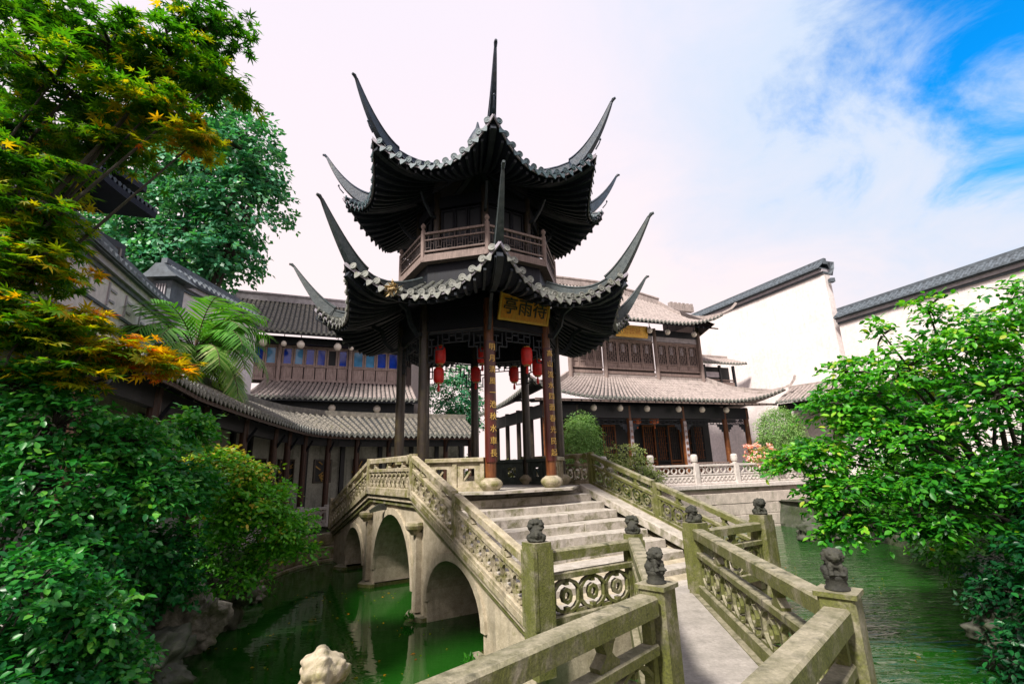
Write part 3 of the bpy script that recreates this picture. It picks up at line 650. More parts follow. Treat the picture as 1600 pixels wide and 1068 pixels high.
# lintels, hanging fretwork, bracket scrolls
for k in range(8):
    hw = RC*SIN(PI/8); rho = RC*C8
    q = MB(); q.beam(S8(k, rho, -hw, 5.02), S8(k, rho, hw, 5.02), 0.10, 0.24); q.build('lintel', M['wood'], pav)
    q = MB(); q.beam(S8(k, rho, -hw, 5.52), S8(k, rho, hw, 5.52), 0.13, 0.18); q.build('eave_beam', M['wood'], pav)
    q = MB(); q.box(S8(k, rho, 0, 5.28), 2*hw-0.2, 0.03, 0.30, side_ax(k)[1], side_ax(k)[0]); q.build('frieze_board', M['wood'], pav)
    f = MB()                      # fretwork of short straight bars, lower at both columns
    n_, t_ = side_ax(k)
    def fb(x1, z1, x2, z2, w=0.026): f.beam(S8(k, rho, x1, z1), S8(k, rho, x2, z2), w, w, up=n_)
    zb = 4.62
    for x in (-1, 1):
        X = lambda v: x*(hw-0.10-v)
        fb(X(0), 4.90, X(0), 4.18, 0.034); fb(X(0), 4.20, X(0.16), 4.20); fb(X(0.16), 4.20, X(0.16), 4.48); fb(X(0.16), 4.48, X(0.36), 4.48); fb(X(0.36), 4.48, X(0.36), zb)
        fb(X(0), 4.36, X(0.09), 4.36); fb(X(0.09), 4.36, X(0.09), 4.72); fb(X(0), 4.56, X(0.22), 4.56); fb(X(0.24), 4.48, X(0.24), 4.80); fb(X(0), 4.72, X(0.16), 4.72)
    fb(-(hw-0.46), zb, hw-0.46, zb); fb(-(hw-0.1), 4.86, hw-0.1, 4.86, 0.034)
    for i in range(5):
        x = -0.32+0.16*i; fb(x, zb, x, 4.86); 
        if i < 4: fb(x, zb+0.08+0.08*(i % 2), x+0.16, zb+0.08+0.08*(i % 2))
    f.build('fret_panel', M['rafter'], pav)
    p = corner(k, RC, 0); a = TH+k*PI/4; r_ = Vector((SIN(a), -COS(a), 0)); q = MB()
    pts = [Vector((p.x, p.y, 4.85))+r_*0.10, Vector((p.x, p.y, 4.80))+r_*0.22, Vector((p.x, p.y, 5.02))+r_*0.42, Vector((p.x, p.y, 5.32))+r_*0.52, Vector((p.x, p.y, 5.45))+r_*0.75]
    q.sweep(pts, lambda i: [(-0.035, -0.05), (0.035, -0.05), (0.035, 0.05), (-0.035, 0.05)]); q.build('eave_bracket', M['rafter'], pav)
# stone parapets between the columns except at the two stair openings (sides 0 and 4)
for k in (1, 2, 3, 5, 6, 7):
    hw = RC*SIN(PI/8)-0.12; rho = RC*C8; n_, t_ = side_ax(k); mt = M['stone'] if k in (7, 1, 6) else M['parapet_g']
    q = MB()
    for x1, x2 in ((-hw, -hw+0.09), (-0.05, 0.05), (hw-0.09, hw)): q.box(S8(k, rho, (x1+x2)/2, ZF+0.30), x2-x1, 0.15, 0.60, t_, n_)
    q.box(S8(k, rho, 0, ZF+0.05), 2*hw, 0.17, 0.10, t_, n_)
    par = q.build('parapet', mt, pav)
    for x1, x2 in ((-hw+0.09, -0.05), (0.05, hw-0.09)):   # pierced slabs: a frame round a square opening with a lozenge
        c = (x1+x2)/2; w = x2-x1; q = MB(); z0, z1 = ZF+0.10, ZF+0.60; oz0, oz1 = ZF+0.22, ZF+0.47; ow = 0.125
        q.box(S8(k, rho, c, (z0+oz0)/2), w, 0.09, oz0-z0, t_, n_); q.box(S8(k, rho, c, (z1+oz1)/2), w, 0.09, z1-oz1, t_, n_)
        for s in (-1, 1): q.box(S8(k, rho, c+s*(w/2+ow)/2, (oz0+oz1)/2), w/2-ow, 0.09, oz1-oz0, t_, n_)
        q.beam(S8(k, rho, c-ow, oz0), S8(k, rho, c+ow*0.2, oz1-0.05), 0.035, 0.05, up=n_)
        q.build('pierced_slab', mt, par)
    q = MB(); q.cbox(S8(k, rho, 0, ZF+0.645), 2*hw, 0.24, 0.09, t_, n_, UP, 0.014); q.build('parapet_coping', mt, par)
# ---- roofs
def make_roof(rname, rho_i, zi, rm, zm, Re, zc, Rt, zt, nrow, mats, rho_s, tip_pow=3.0):
    rc = Re*C8; mt_tile, mt_cap, mt_ridge = mats
    def rhoe(s): return rm+(rc-rm)*min(1.0, abs(s))**2.0
    def P(k, s, t, off=0.0):
        rho = rho_i+t*(rhoe(s)-rho_i)
        z = zi+(zm-zi)*(1-(1-t)**1.45)+(zc-zm)*abs(s)**2.3*t**tip_pow+off
        return S8(k, rho, s*rho*T8, z)
    def Px(k, x, t, off=0.0):
        s = 0.0
        for _ in range(6):
            rho = rho_i+t*(rhoe(s)-rho_i); s = max(-1, min(1, x/(rho*T8)))
        return P(k, s, t, off), abs(x) <= rho*T8*1.001
    q = MB()
    for k in range(8): q.grid(lambda u, v, k=k: P(k, -1+2*u, v, 0.0), 16, 10)
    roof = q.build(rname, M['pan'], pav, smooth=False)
    q = MB()                                             # underside boards
    t0 = (rho_s-rho_i)/(rm-rho_i)
    for k in range(8): q.grid(lambda u, v, k=k: P(k, -1+2*u, max(0.02, t0)+(0.985-max(0.02, t0))*v, -0.115), 16, 8)
    q.build('soffit', M['soffit'], roof)
    hw_e = Re*SIN(PI/8)
    for k in range(8):
        n_, t_ = side_ax(k)
        f = MB()
        for off, hh, th_ in ((-0.055, 0.065, 0.03),):
            pts = [P(k, -1+2*i/24, 1.0, off) for i in range(25)]
            f.sweep(pts, lambda i: [(-th_/2, -hh/2), (th_/2, -hh/2), (th_/2, hh/2), (-th_/2, hh/2)])
        f.build('fascia', M['fascia'], roof)
        nr = 15
        for i in range(nr):                              # rafters fan towards the corners
            s = -0.955+1.91*i/(nr-1); r = MB(); n = 6
            pts = [P(k, s, t0+(0.975-t0)*j/n, -0.160) for j in range(n+1)]
            r.sweep(pts, lambda i: [(-0.026, -0.032), (0.026, -0.032), (0.026, 0.032), (-0.026, 0.032)]); r.build('rafter', M['rafter'], roof)
        for i in range(nrow):
            x = hw_e*0.965*(-1+2*(i+0.5)/nrow)
            ts = None
            for j in range(40):
                if Px(k, x, j/40)[1]: ts = j/40; break
            if ts is None: continue
            nseg = max(2, int((1-ts)*1.0*(rm-rho_i)/0.20)); r = MB(); vs = []; fs = []; m_ = 6
            for j in range(nseg):                        # overlapping half-round tiles
                for e, rad in ((0, 0.060), (1, 0.071)):
                    t = ts+(1-ts)*(j+e*1.04)/nseg; t = min(t, 1.012)
                    c, _ = Px(k, x, min(t, 1.0), 0.0)
                    if t > 1: c = c+n_*0.02
                    for h in range(m_):
                        a = PI*h/(m_-1); vs.append(c+t_*COS(a)*rad+UP*SIN(a)*(rad*1.0))
                b0 = (len(vs)-2*m_)
                fs += [(b0+h, b0+h+1, b0+m_+h+1, b0+m_+h) for h in range(m_-1)]+[tuple(range(b0+m_, b0+2*m_))]
            r.add(vs, fs); r.build('tile_row', mt_tile, roof, smooth=False)
            c, _ = Px(k, x, 1.0, 0.030); c2, _ = Px(k, x, 0.96, 0.030)
            d = (c-c2).normalized(); inst(CAPS[rname][0], 'round_eave_tile', roof, c+n_*0.035, (0, -math.asin(max(-1, min(1, d.z)))*0.5, side_rot(k)+random.uniform(-.05, .05)))
            if i < nrow-1:
                x2 = hw_e*0.965*(-1+2*(i+1)/nrow); c, _ = Px(k, x2, 1.0, -0.012); ca, _ = Px(k, x2-0.05, 1.0); cb_, _ = Px(k, x2+0.05, 1.0)
                tilt = math.atan2((cb_-ca).z, 0.1)
                o = inst(CAPS[rname][1], 'drip_tile', roof, c+n_*0.025, (tilt*0.8, -0.12, side_rot(k)))
    # hip ridges ending in the long upswept horns
    for k in range(8):
        a = TH+k*PI/4; rd = Vector((SIN(a), -COS(a), 0)); side = Vector((COS(a), SIN(a), 0))
        pts = []; wd = []; ht = []
        n = 9
        for j in range(n):
            t = 0.03+0.77*j/(n-1); p = P(k, -1, t, 0.04); pts.append(p); f = j/(n-1); wd.append(0.17-0.02*f); ht.append((0.10, 0.14+0.05*f))
        pe = P(k, -1, 0.80, 0.04); R0 = (pe-C0).dot(rd); tip = Vector((C0.x, C0.y, zt))+rd*Rt
        slope = pts[-1]-pts[-2]; ctrl = Vector((C0.x, C0.y, zc+0.05))+rd*(R0+(Re-R0)*0.92)
        m_ = 14
        for j in range(1, m_+1):
            f = j/m_; p = pe*(1-f)**2+ctrl*2*f*(1-f)+tip*f*f; pts.append(p)
            wd.append(0.150*(1-f)**0.8+0.048); ht.append((0.115*(1-f)+0.024, 0.23*(1-f)**0.9+0.032))
        q = MB(); q.sweep(pts, lambda i: [(-wd[i]/2, -ht[i][0]), (wd[i]/2, -ht[i][0]), (wd[i]/2*0.9, ht[i][1]*0.72), (wd[i]/2*1.15, ht[i][1]*0.78), (wd[i]/2*0.8, ht[i][1]), (-wd[i]/2*0.8, ht[i][1]), (-wd[i]/2*1.15, ht[i][1]*0.78), (-wd[i]/2*0.9, ht[i][1]*0.72)])
        hip = q.build('hip_ridge', mt_ridge, roof)
        dd = (pts[-1]-pts[-2]).normalized(); q = MB()
        q.tube([tip-dd*0.02, tip+dd*0.05+rd*0.02, tip+dd*0.06+rd*0.075], [0.032, 0.040, 0.028], 8); q.build('horn_tip', mt_ridge, hip)
        q = MB(); cpt = P(k, -1, 1.0, 0.10); q.tube([cpt, cpt+rd*0.10+UP*0.12, cpt+rd*0.14+UP*0.20], [0.018, 0.016, 0.014], 6); q.lathe(cpt+rd*0.14+UP*0.19, [(0.012, 0), (0.028, 0.02), (0.02, 0.05), (0.004, 0.07)], 8); q.build('ridge_pin', mt_ridge, hip)
        q = MB(); q.sweep([P(k, -1, t0+(0.97-t0)*j/6, -0.19) for j in range(7)], lambda i: [(-0.06, -0.08), (0.06, -0.08), (0.06, 0.06), (-0.06, 0.06)]); q.build('hip_rafter', M['rafter'], roof)
    return roof
def cap_meshes(mat, s):
    c = MB(); n = 12
    c.lathe((-0.03, 0, 0), [(0.074*s, 0), (0.076*s, 0.035), (0.058*s, 0.036), (0.052*s, 0.030), (0.026*s, 0.030), (0.022*s, 0.037), (0.004, 0.037)], n, (1, 0, 0))
    d = MB(); w, h = 0.088*s, 0.155*s
    poly = [(-w, 0.012), (-w*0.92, -h*0.28), (-w*0.45, -h*0.72), (0, -h), (w*0.45, -h*0.72), (w*0.92, -h*0.28), (w, 0.012), (w*0.5, -h*0.10), (0, -h*0.16), (-w*0.5, -h*0.10)]
    d.prism(poly, (0.022, 0, 0), (0, 0, 0), (0, 1, 0), (0, 0, 1))
    return mesh_of(c, 'round_eave_tile', mat), mesh_of(d, 'drip_tile', mat)
CAPS = {'lower_roof': cap_meshes(M['cap_low'], 1.0), 'upper_roof': cap_meshes(M['cap'], 1.0)}
make_roof('lower_roof', 1.88, 6.08, 3.45, 5.20, 4.179, 5.93, 4.788, 7.034, 14, (M['tile_low'], M['cap_low'], M['ridge_low']), 1.93)
make_roof('upper_roof', 0.14, 10.30, 3.05, 8.35, 3.678, 9.11, 4.192, 10.304, 13, (M['tile'], M['cap'], M['ridge']), 1.45)
q = MB(); q.lathe((C0.x, C0.y, 10.2), [(0.30, 0), (0.34, 0.15), (0.22, 0.35), (0.28, 0.7), (0.30, 0.95), (0.18, 1.2), (0.07, 1.4), (0.02, 1.62)], 16); q.build('roof_finial', M['ridge'], pav, smooth=True)
# ---- balcony and upper storey
RB = 2.09
q = MB(); q.prism([(1.9*SIN(TH+k*PI/4), -1.9*COS(TH+k*PI/4)) for k in range(8)], UP*0.05, (C0.x, C0.y, 5.56)); q.build('ceiling', M['wood'], pav)
q = MB(); q.prism([(1.93*SIN(TH+k*PI/4), -1.93*COS(TH+k*PI/4)) for k in range(8)], UP*1.0, (C0.x, C0.y, 5.62)); q.build('balcony_drum', M['wood'], pav)
q = MB(); q.prism([((RB+0.05)*SIN(TH+k*PI/4), -(RB+0.05)*COS(TH+k*PI/4)) for k in range(8)], UP*0.12, (C0.x, C0.y, 6.60)); q.build('balcony_floor', M['rose_wood'], pav)
for k in range(8):
    n_, t_ = side_ax(k); rho = RB*C8; hw = RB*SIN(PI/8)
    p = corner(k, RB, 0); a = TH+k*PI/4
    q = MB(); q.lathe((p.x, p.y, 6.62), [(0.055, 0), (0.055, 0.80), (0.035, 0.82), (0.03, 0.85), (0.055, 0.89), (0.06, 0.93), (0.03, 0.985), (0.006, 1.0)], 10); q.build('balcony_post', M['rose_wood'], pav)
    q = MB()
    for z, w, h in ((6.70, 0.07, 0.17), (6.87, 0.05, 0.045), (7.16, 0.05, 0.04), (7.33, 0.075, 0.06)): q.beam(S8(k, rho, -hw+0.05, z), S8(k, rho, hw-0.05, z), w, h, ch=0.006)
    br = q.build('balcony_rail', M['rose_wood'], pav)
    q = MB(); nn = 11
    for i in range(nn+1):                                # fine fret bars
        x = -hw+0.07+(2*hw-0.14)*i/nn; q.beam(S8(k, rho, x, 6.88), S8(k, rho, x, 7.16), 0.018, 0.018, up=n_)
        if i < nn:
            xm = x+(2*hw-0.14)/nn; z = 6.96+0.12*(i % 2); q.beam(S8(k, rho, x, z), S8(k, rho, xm, z), 0.016, 0.018, up=n_)
            xc = (x+xm)/2; q.beam(S8(k, rho, xc, z), S8(k, rho, xc, 7.15 if i % 2 == 0 else 6.89), 0.014, 0.016, up=n_)
            q.beam(S8(k, rho, xc, 7.16), S8(k, rho, xc, 7.30), 0.03, 0.02, up=n_)
    q.build('balcony_fret', M['panel_dark'], br)
    p = corner(k, 1.62, 0); q = MB(); q.lathe((p.x, p.y, 6.7), [(0.085, 0), (0.085, 1.95)], 14); q.build('upper_column', M['column'], pav, smooth=False)
    rho2 = 1.58*C8; hw2 = 1.58*SIN(PI/8)
    for i in range(3):                                   # lattice doors of the upper room
        x1 = -hw2+0.08+(2*hw2-0.16)*i/3; x2 = -hw2+0.08+(2*hw2-0.16)*(i+1)/3-0.015
        q = MB()
        for x in (x1+0.02, x2-0.02): q.box(S8(k, rho2, x, 7.45), 0.04, 0.045, 1.45, t_, n_)
        for z in (6.76, 7.25, 8.15): q.box(S8(k, rho2, (x1+x2)/2, z), x2-x1-0.08, 0.045, 0.05, t_, n_)
        d = q.build('upper_door', M['wood'], pav); q = MB(); q.box(S8(k, rho2-0.02, (x1+x2)/2, 7.45), x2-x1-0.06, 0.012, 1.40, t_, n_); q.build('door_panel', M['hall_dark'], d)
    q = MB(); q.beam(S8(k, 1.62*C8, -0.55, 8.35), S8(k, 1.62*C8, 0.55, 8.35), 0.12, 0.30); q.build('upper_beam', M['wood'], pav)
    p = corner(k, 1.62, 0); a = TH+k*PI/4; r_ = Vector((SIN(a), -COS(a), 0)); q = MB()
    q.sweep([Vector((p.x, p.y, 7.95))+r_*0.07, Vector((p.x, p.y, 7.95))+r_*0.2, Vector((p.x, p.y, 8.2))+r_*0.42, Vector((p.x, p.y, 8.45))+r_*0.55], lambda i: [(-0.03, -0.04), (0.03, -0.04), (0.03, 0.04), (-0.03, 0.04)]); q.build('eave_bracket', M['rafter'], pav)
# ---- name board under the lower eave on the entrance side, leaning forward
n_, t_ = side_ax(0); lean = 0.30; un = (UP*COS(lean)+n_*SIN(lean)).normalized(); nn = (n_*COS(lean)-UP*SIN(lean)).normalized()
cb0 = S8(0, 2.06, 0.08, 5.36)
q = MB(); q.box(cb0, 1.24, 0.04, 0.52, t_, nn, un); brd = q.build('name_board', M['sign'], pav)
q = MB()
for z in (-1, 1): q.box(cb0+un*0.285*z, 1.36, 0.06, 0.05, t_, nn, un)
for x in (-1, 1): q.box(cb0+t_*0.655*x, 0.05, 0.06, 0.52, t_, nn, un)
q.build('board_frame', M['sign_edge'], brd)
me = text_mesh('亭雨待', 0.40, 0.008, M['ink'])
o = inst(me, 'lettering', brd, cb0+nn*0.032); 
o.rotation_mode = 'QUATERNION'; o.rotation_quaternion = Matrix((t_, un, nn)).transposed().to_quaternion()

# ================================================================== HALLS, GALLERIES AND WALLS ROUND THE POND
def tiled_slope(P, nrow, ncourse, rad, lift=0.0, seg=5):
    """half-round tile rows with overlapping courses on a surface P(u, v): u along the eave, v from top (0) to eave (1)"""
    mb = MB(); vs = []; fs = []
    for i in range(nrow):
        u = (i+0.5)/nrow
        for j in range(ncourse):
            for e, rr in ((0, rad*0.84), (1, rad*1.08)):
                v = min(1.0, (j+e*1.03)/ncourse); c = P(u, v); c2 = P(min(1, u+0.004), v); c1 = P(max(0, u-0.004), v)
                tx = (c2-c1).normalized()
                for h in range(seg):
                    a = PI*h/(seg-1); vs.append(c+tx*COS(a)*rr+UP*(SIN(a)*rr+lift))
            b0 = len(vs)-2*seg
            fs += [(b0+h, b0+h+1, b0+seg+h+1, b0+seg+h) for h in range(seg-1)]+[tuple(range(b0+seg, b0+2*seg))]
    mb.add(vs, fs); return mb
def roof_sheet(P, nu, nv, th=0.07):
    mb = MB()
    mb.grid(lambda u, v: P(u, v), nu, nv); mb.grid(lambda u, v: P(u, v)-UP*th, nu, nv)
    n = nu+1; k = (nu+1)*(nv+1)
    mb.f += [(nv*n+i, nv*n+i+1, k+nv*n+i+1, k+nv*n+i) for i in range(nu)]+[(j*n, (j+1)*n, k+(j+1)*n, k+j*n) for j in range(nv)]+[(j*n+nu, (j+1)*n+nu, k+(j+1)*n+nu, k+j*n+nu) for j in range(nv)]
    return mb
SMALL_CAP = mesh_of(MB().lathe((-0.02, 0, 0), [(0.062, 0), (0.064, 0.03), (0.045, 0.032), (0.01, 0.03)], 8, (1, 0, 0)), 'round_eave_tile', M['cap_low'])
_d = MB(); _d.prism([(-0.075, 0.01), (-0.06, -0.06), (0, -0.125), (0.06, -0.06), (0.075, 0.01), (0, -0.02)], (0.018, 0, 0), (0, 0, 0), (0, 1, 0), (0, 0, 1)); SMALL_DRIP = mesh_of(_d, 'drip_tile', M['cap_low'])
def eave_edge(parent, P, nrow, n_out, mat_f, stuff=True, rot=None, f_up=None):
    """eave tiles: as single pieces where they show, otherwise joined"""
    if stuff:
        mb = MB()
        for i in range(nrow):
            c = P((i+0.5)/nrow, 1.0); mb.lathe(c+UP*0.03+n_out*0.0, [(0.062, 0), (0.062, 0.035), (0.01, 0.036)], 7, n_out)
            if i < nrow-1:
                c = P((i+1.0)/nrow, 1.0)+n_out*0.012; t = UP.cross(n_out)
                mb.add([c-t*0.07, c-t*0.05-UP*0.06, c-UP*0.11, c+t*0.05-UP*0.06, c+t*0.07], [(0, 1, 2, 3, 4)])
        mb.build('eave_tiles', mat_f, parent, kind='stuff')
class Frame:
    def __init__(s, o, d, n): s.o = Vector(o); s.d = Vector(d).normalized(); s.n = Vector(n).normalized()
    def __call__(s, u, w, z): return Vector((s.o.x, s.o.y, 0))+s.d*u+s.n*w+UP*z
FR = Frame((2.0202, 20.2084, 0), (0.9351, 0.3544, 0), (0.3544, -0.9351, 0))
FL = Frame((-9.8283, 19.3878, 0), (0.92315, 0.38443, 0), (0.38443, -0.92315, 0))
def lerp(a, b, t): return a+(b-a)*t
def lattice_leaf(mb, F, u1, u2, w, z1, z2, n=6, th=0.02, m_=7):
    """timber lattice of vertical bars with staggered ties"""
    for i in range(1, n):
        u = lerp(u1, u2, i/n); mb.box(F(u, w, (z1+z2)/2), th, th, z2-z1, F.d, F.n)
    for i in range(n):
        ua, ub = lerp(u1, u2, i/n), lerp(u1, u2, (i+1)/n)
        for j in range(m_):
            if (i+j) % 2 == 0: mb.box(F((ua+ub)/2, w, lerp(z1, z2, (j+0.5)/m_)), ub-ua, th, th, F.d, F.n)
# ---------------- right hall
hall = thing('waterside_hall', 'two storey rose timber hall with gold signboard and grey tiled roofs behind the white balustrade', 'hall', FR(5, -3, 1.0))
q = MB(); q.box(FR(4.5, -4.0, 0.62), 21, 11.8, 0.76, FR.d, FR.n); struct(q.build('court_terrace', M['paving']))
# embankment of dressed blocks below the terrace
emb = MB(); emb.box(FR(5.4, 2.02, -0.3), 15, 0.10, 2.4, FR.d, FR.n); emo = struct(emb.build('embankment', M['embank']))
for r_ in range(4):
    u = -2.0
    while u < 12.6:
        L_ = random.uniform(0.6, 1.15); L_ = min(L_, 12.7-u+0.05); s = MB(); s.cbox(FR(u+L_/2, 2.14+random.uniform(-.015, .015), -1.05+0.43*r_+0.21), L_-0.014, 0.22, 0.418, FR.d, FR.n, UP, 0.015)
        s.build('stone_block', M['embank'], emo); u += L_
for i in range(9):
    s = MB(); s.cbox(FR(-1.1+1.75*i, 2.12, 0.93), 1.74, 0.42, 0.17, FR.d, FR.n, UP, 0.02); s.build('coping_stone', M['stone_white'], emo)
bal = thing('white_balustrade', 'white stone balustrade with round headed posts along the terrace edge before the right hall', 'balustrade', FR(4.5, 2.0, 1.02))
PU = [-1.5, 0.55, 2.62, 4.70, 6.75, 8.80, 10.85, 12.6]
for u in PU:
    s = MB(); s.cbox(FR(u, 2.02, 1.42), 0.80, 0.24, 0.24, UP, FR.d, FR.n, 0.02)
    s.lathe(FR(u, 2.02, 1.82), [(0.09, 0), (0.09, 0.05), (0.13, 0.09), (0.14, 0.18), (0.135, 0.30), (0.10, 0.36), (0.02, 0.37)], 12); s.build('balustrade_post', M['stone_white'], bal)
for u1, u2 in zip(PU, PU[1:]):
    a, b_ = u1+0.12, u2-0.12; c = (a+b_)/2
    for z, h, w in ((1.745, 0.085, 0.14), (1.40, 0.06, 0.11), (1.06, 0.08, 0.18)):
        s = MB(); s.cbox(FR(c, 2.02, z), b_-a, w, h, FR.d, FR.n, UP, 0.012); s.build('balustrade_rail', M['stone_white'], bal)
    s = MB(); s.box(FR(c, 2.02, 1.235), b_-a, 0.07, 0.27, FR.d, FR.n); pn = s.build('balustrade_panel', M['stone_white'], bal)
    s = MB()
    for i in range(9):
        uu = lerp(a, b_, (i+0.5)/9); s.annulus(FR(uu, 2.065, 1.235), 0.065, 0.095, 0.03, FR.d, UP, 10)
    s.build('carved_rings', M['stone_white'], pn)
    s = MB()
    for i in range(5):
        uu = lerp(a, b_, (i+0.5)/5); s.annulus(FR(uu, 2.02, 1.565), 0.10, 0.145, 0.06, FR.d, UP, 10, 0.9)
    s.build('balustrade_openwork', M['stone_white'], bal)
# columns, beam, fretwork
CU = [-0.35, 1.15, 3.85, 6.87, 9.42, 10.82]
for i, u in enumerate(CU):
    s = MB(); s.lathe(FR(u, -1.0, 1.0), [(0.20, 0), (0.22, 0.08), (0.15, 0.18), (0.125, 0.2), (0.125, 3.5)], 14); c_ = s.build('hall_column', M['column_red'] if i != 1 else M['column'], hall)
    if i in (2, 3):
        s = MB(); s.box(FR(u, -0.86, 2.75), 0.16, 0.025, 2.1, FR.d, FR.n); pl = s.build('couplet_board', M['band'], c_)
        for j in range(7):
            me = text_mesh('山水清音春秋和'[j], 0.17, 0.004, M['door'], 'ink_character'); o = inst(me, 'ink_character', c_, FR(u, -0.842, 3.6-0.28*j), (PI/2, 0, math.atan2(FR.d.y, FR.d.x)))
s = MB(); s.box(FR(5.23, -1.0, 4.20), 11.4, 0.22, 0.55, FR.d, FR.n); s.build('eave_beam', M['hall_dark'], hall)
s = MB(); s.box(FR(5.4, -0.05, 4.58), 13.2, 0.05, 0.10, FR.d, FR.n); s.build('fascia', M['rose_wood'], hall)
for u1, u2 in zip(CU, CU[1:]):
    s = MB()
    for z in (3.86, 3.66): s.box(FR((u1+u2)/2, -1.0, z), u2-u1-0.25, 0.03, 0.03, FR.d, FR.n)
    lattice_leaf(s, FR, u1+0.13, u2-0.13, -1.0, 3.66, 3.86, 12, 0.022, 3)
    for sg, uu in ((1, u1+0.13), (-1, u2-0.13)):
        for k in range(3): s.box(FR(uu+sg*0.12*(k+0.5), -1.0, 3.60-0.06*(2-k)), 0.12, 0.03, 0.12+0.12*(2-k), FR.d, FR.n)
    s.build('hanging_fret', M['rafter'], hall)
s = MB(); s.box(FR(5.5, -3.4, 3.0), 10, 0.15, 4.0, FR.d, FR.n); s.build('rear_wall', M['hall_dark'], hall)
for i in range(12):                                       # doors: dark lattice above, amber panels below
    u1 = 0.55+0.79*i; u2 = u1+0.76
    if i in (5, 6): continue                                # the doorway stands open
    s = MB()
    for u in (u1+0.035, u2-0.035): s.box(FR(u, -3.2, 2.42), 0.07, 0.06, 2.8, FR.d, FR.n)
    for z in (1.05, 1.85, 2.0, 3.78): s.box(FR((u1+u2)/2, -3.2, z), 0.62, 0.06, 0.08, FR.d, FR.n)
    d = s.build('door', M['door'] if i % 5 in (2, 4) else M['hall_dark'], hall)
    s = MB(); s.box(FR((u1+u2)/2, -3.21, 1.45), 0.62, 0.03, 0.75, FR.d, FR.n); s.build('door_panel', M['door'], d)
    s = MB(); lattice_leaf(s, FR, u1+0.07, u2-0.07, -3.2, 2.04, 3.74, 5, 0.022, 9); s.build('door_lattice', M['door'] if i % 3 else M['panel_dark'], d)
# low timber railing between the right columns
s = MB(); s.box(FR(8.15, -0.95, 1.85), 2.3, 0.06, 0.06, FR.d, FR.n); s.box(FR(8.15, -0.95, 1.1), 2.3, 0.06, 0.06, FR.d, FR.n); lattice_leaf(s, FR, 7.0, 9.3, -0.95, 1.12, 1.83, 14, 0.03, 5); s.build('porch_railing', M['rose_wood'], hall)
# lower roof with an upswept right corner
def PRlow(u, v):
    uu = lerp(lerp(1.3, -1.45, v), lerp(9.35, 12.3, v), u); e = max(0.0, (uu-8.6)/3.7, (2.2-uu)/3.65)
    return FR(uu, lerp(-1.85, 0.0+0.28*e**2, v), lerp(6.02, 4.70, 1-(1-v)**1.25)-0.12*e*(1-v)+0.62*e**2.2*v**2)
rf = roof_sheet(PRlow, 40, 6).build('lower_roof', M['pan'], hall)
tiled_slope(PRlow, 60, 9, 0.075).build('tile_rows', M['tile_hall'], rf, kind='stuff'); eave_edge(rf, PRlow, 60, FR.n, M['cap_low'])
def PRhip(u, v):   # return slope round the corner
    e = 1-u; w0 = lerp(-1.85, 0.28, v) if False else 0
    top = FR(9.35, lerp(-1.9, -7, u), 6.0); bot = FR(12.3+0.1*(1-u), lerp(0.28, -7, u), 4.70+0.62*(1-u)**3)
    p = top.lerp(bot, v); p.z -= 0.25*v*(1-v)*2; return p
r2 = roof_sheet(PRhip, 10, 5).build('return_roof', M['tile_hall'], hall)
def PRhipL(u, v):
    top = FR(1.3, lerp(-1.9, -8, u), 6.0); bot = FR(-1.45, lerp(0.28, -8, u), 4.70+0.62*(1-u)**3)
    p = top.lerp(bot, v); p.z -= 0.5*v*(1-v); return p
r3 = roof_sheet(PRhipL, 14, 5).build('return_roof', M['pan'], hall); tiled_slope(PRhipL, 40, 8, 0.075).build('tile_rows', M['tile_hall'], r3, kind='stuff'); eave_edge(r3, PRhipL, 40, -FR.d, M['cap_low'])
hp = [PRlow(0, v/8)+UP*0.06 for v in range(9)]+[FR(-1.75, 0.42, 5.52), FR(-1.93, 0.50, 5.78), FR(-2.0, 0.53, 6.0)]
s = MB(); s.sweep(hp, lambda i: [(-0.09, -0.06), (0.09, -0.06), (0.07, 0.14), (-0.07, 0.14)] if i < 8 else [(-0.05, -0.04), (0.05, -0.04), (0.03, 0.06), (-0.03, 0.06)]); s.build('hip_ridge', M['tile_hall'], rf)
for w in (-2.6, -4.2, -5.8, -7.4):
    s = MB(); s.lathe(FR(-0.35, w, 1.0), [(0.11, 0), (0.11, 3.6)], 10); s.build('hall_column', M['column'], hall)
s = MB(); s.box(FR(-0.35, -4.2, 4.25), 0.2, 6.4, 0.55, FR.d, FR.n); s.build('side_beam', M['hall_dark'], hall)
hp = [PRlow(1, v/8)+UP*0.06 for v in range(9)]+[FR(12.62, 0.42, 5.52), FR(12.82, 0.50, 5.78), FR(12.9, 0.53, 6.0)]
s = MB(); s.sweep(hp, lambda i: [(-0.09, -0.06), (0.09, -0.06), (0.07, 0.14), (-0.07, 0.14)] if i < 8 else [(-0.05, -0.04), (0.05, -0.04), (0.03, 0.06), (-0.03, 0.06)]); s.build('hip_ridge', M['tile_hall'], rf)
for w1, w2, z1, z2, u1, u2, nm_ in ((-0.02, -3.3, 4.60, 4.95, -1.2, 12.0, 'eave_soffit'), (-0.60, -1.80, 8.54, 8.98, 1.0, 9.6, 'eave_soffit')):
    s = MB(); s.add([FR(u1, w1, z1), FR(u2, w1, z1), FR(u2, w2, z2), FR(u1, w2, z2)], [(0, 1, 2, 3)]); s.build(nm_, M['soffit'], hall)
    for i in range(28):
        u = lerp(u1, u2, (i+0.5)/28); s = MB(); s.beam(FR(u, w1, z1-0.03), FR(u, w2, z2-0.03), 0.06, 0.07); s.build('rafter', M['wood'], hall)
s = MB(); s.box(FR(5.3, -1.82, 6.03), 8.2, 0.16, 0.16, FR.d, FR.n); s.build('wall_flashing', M['tile_hall'], rf)
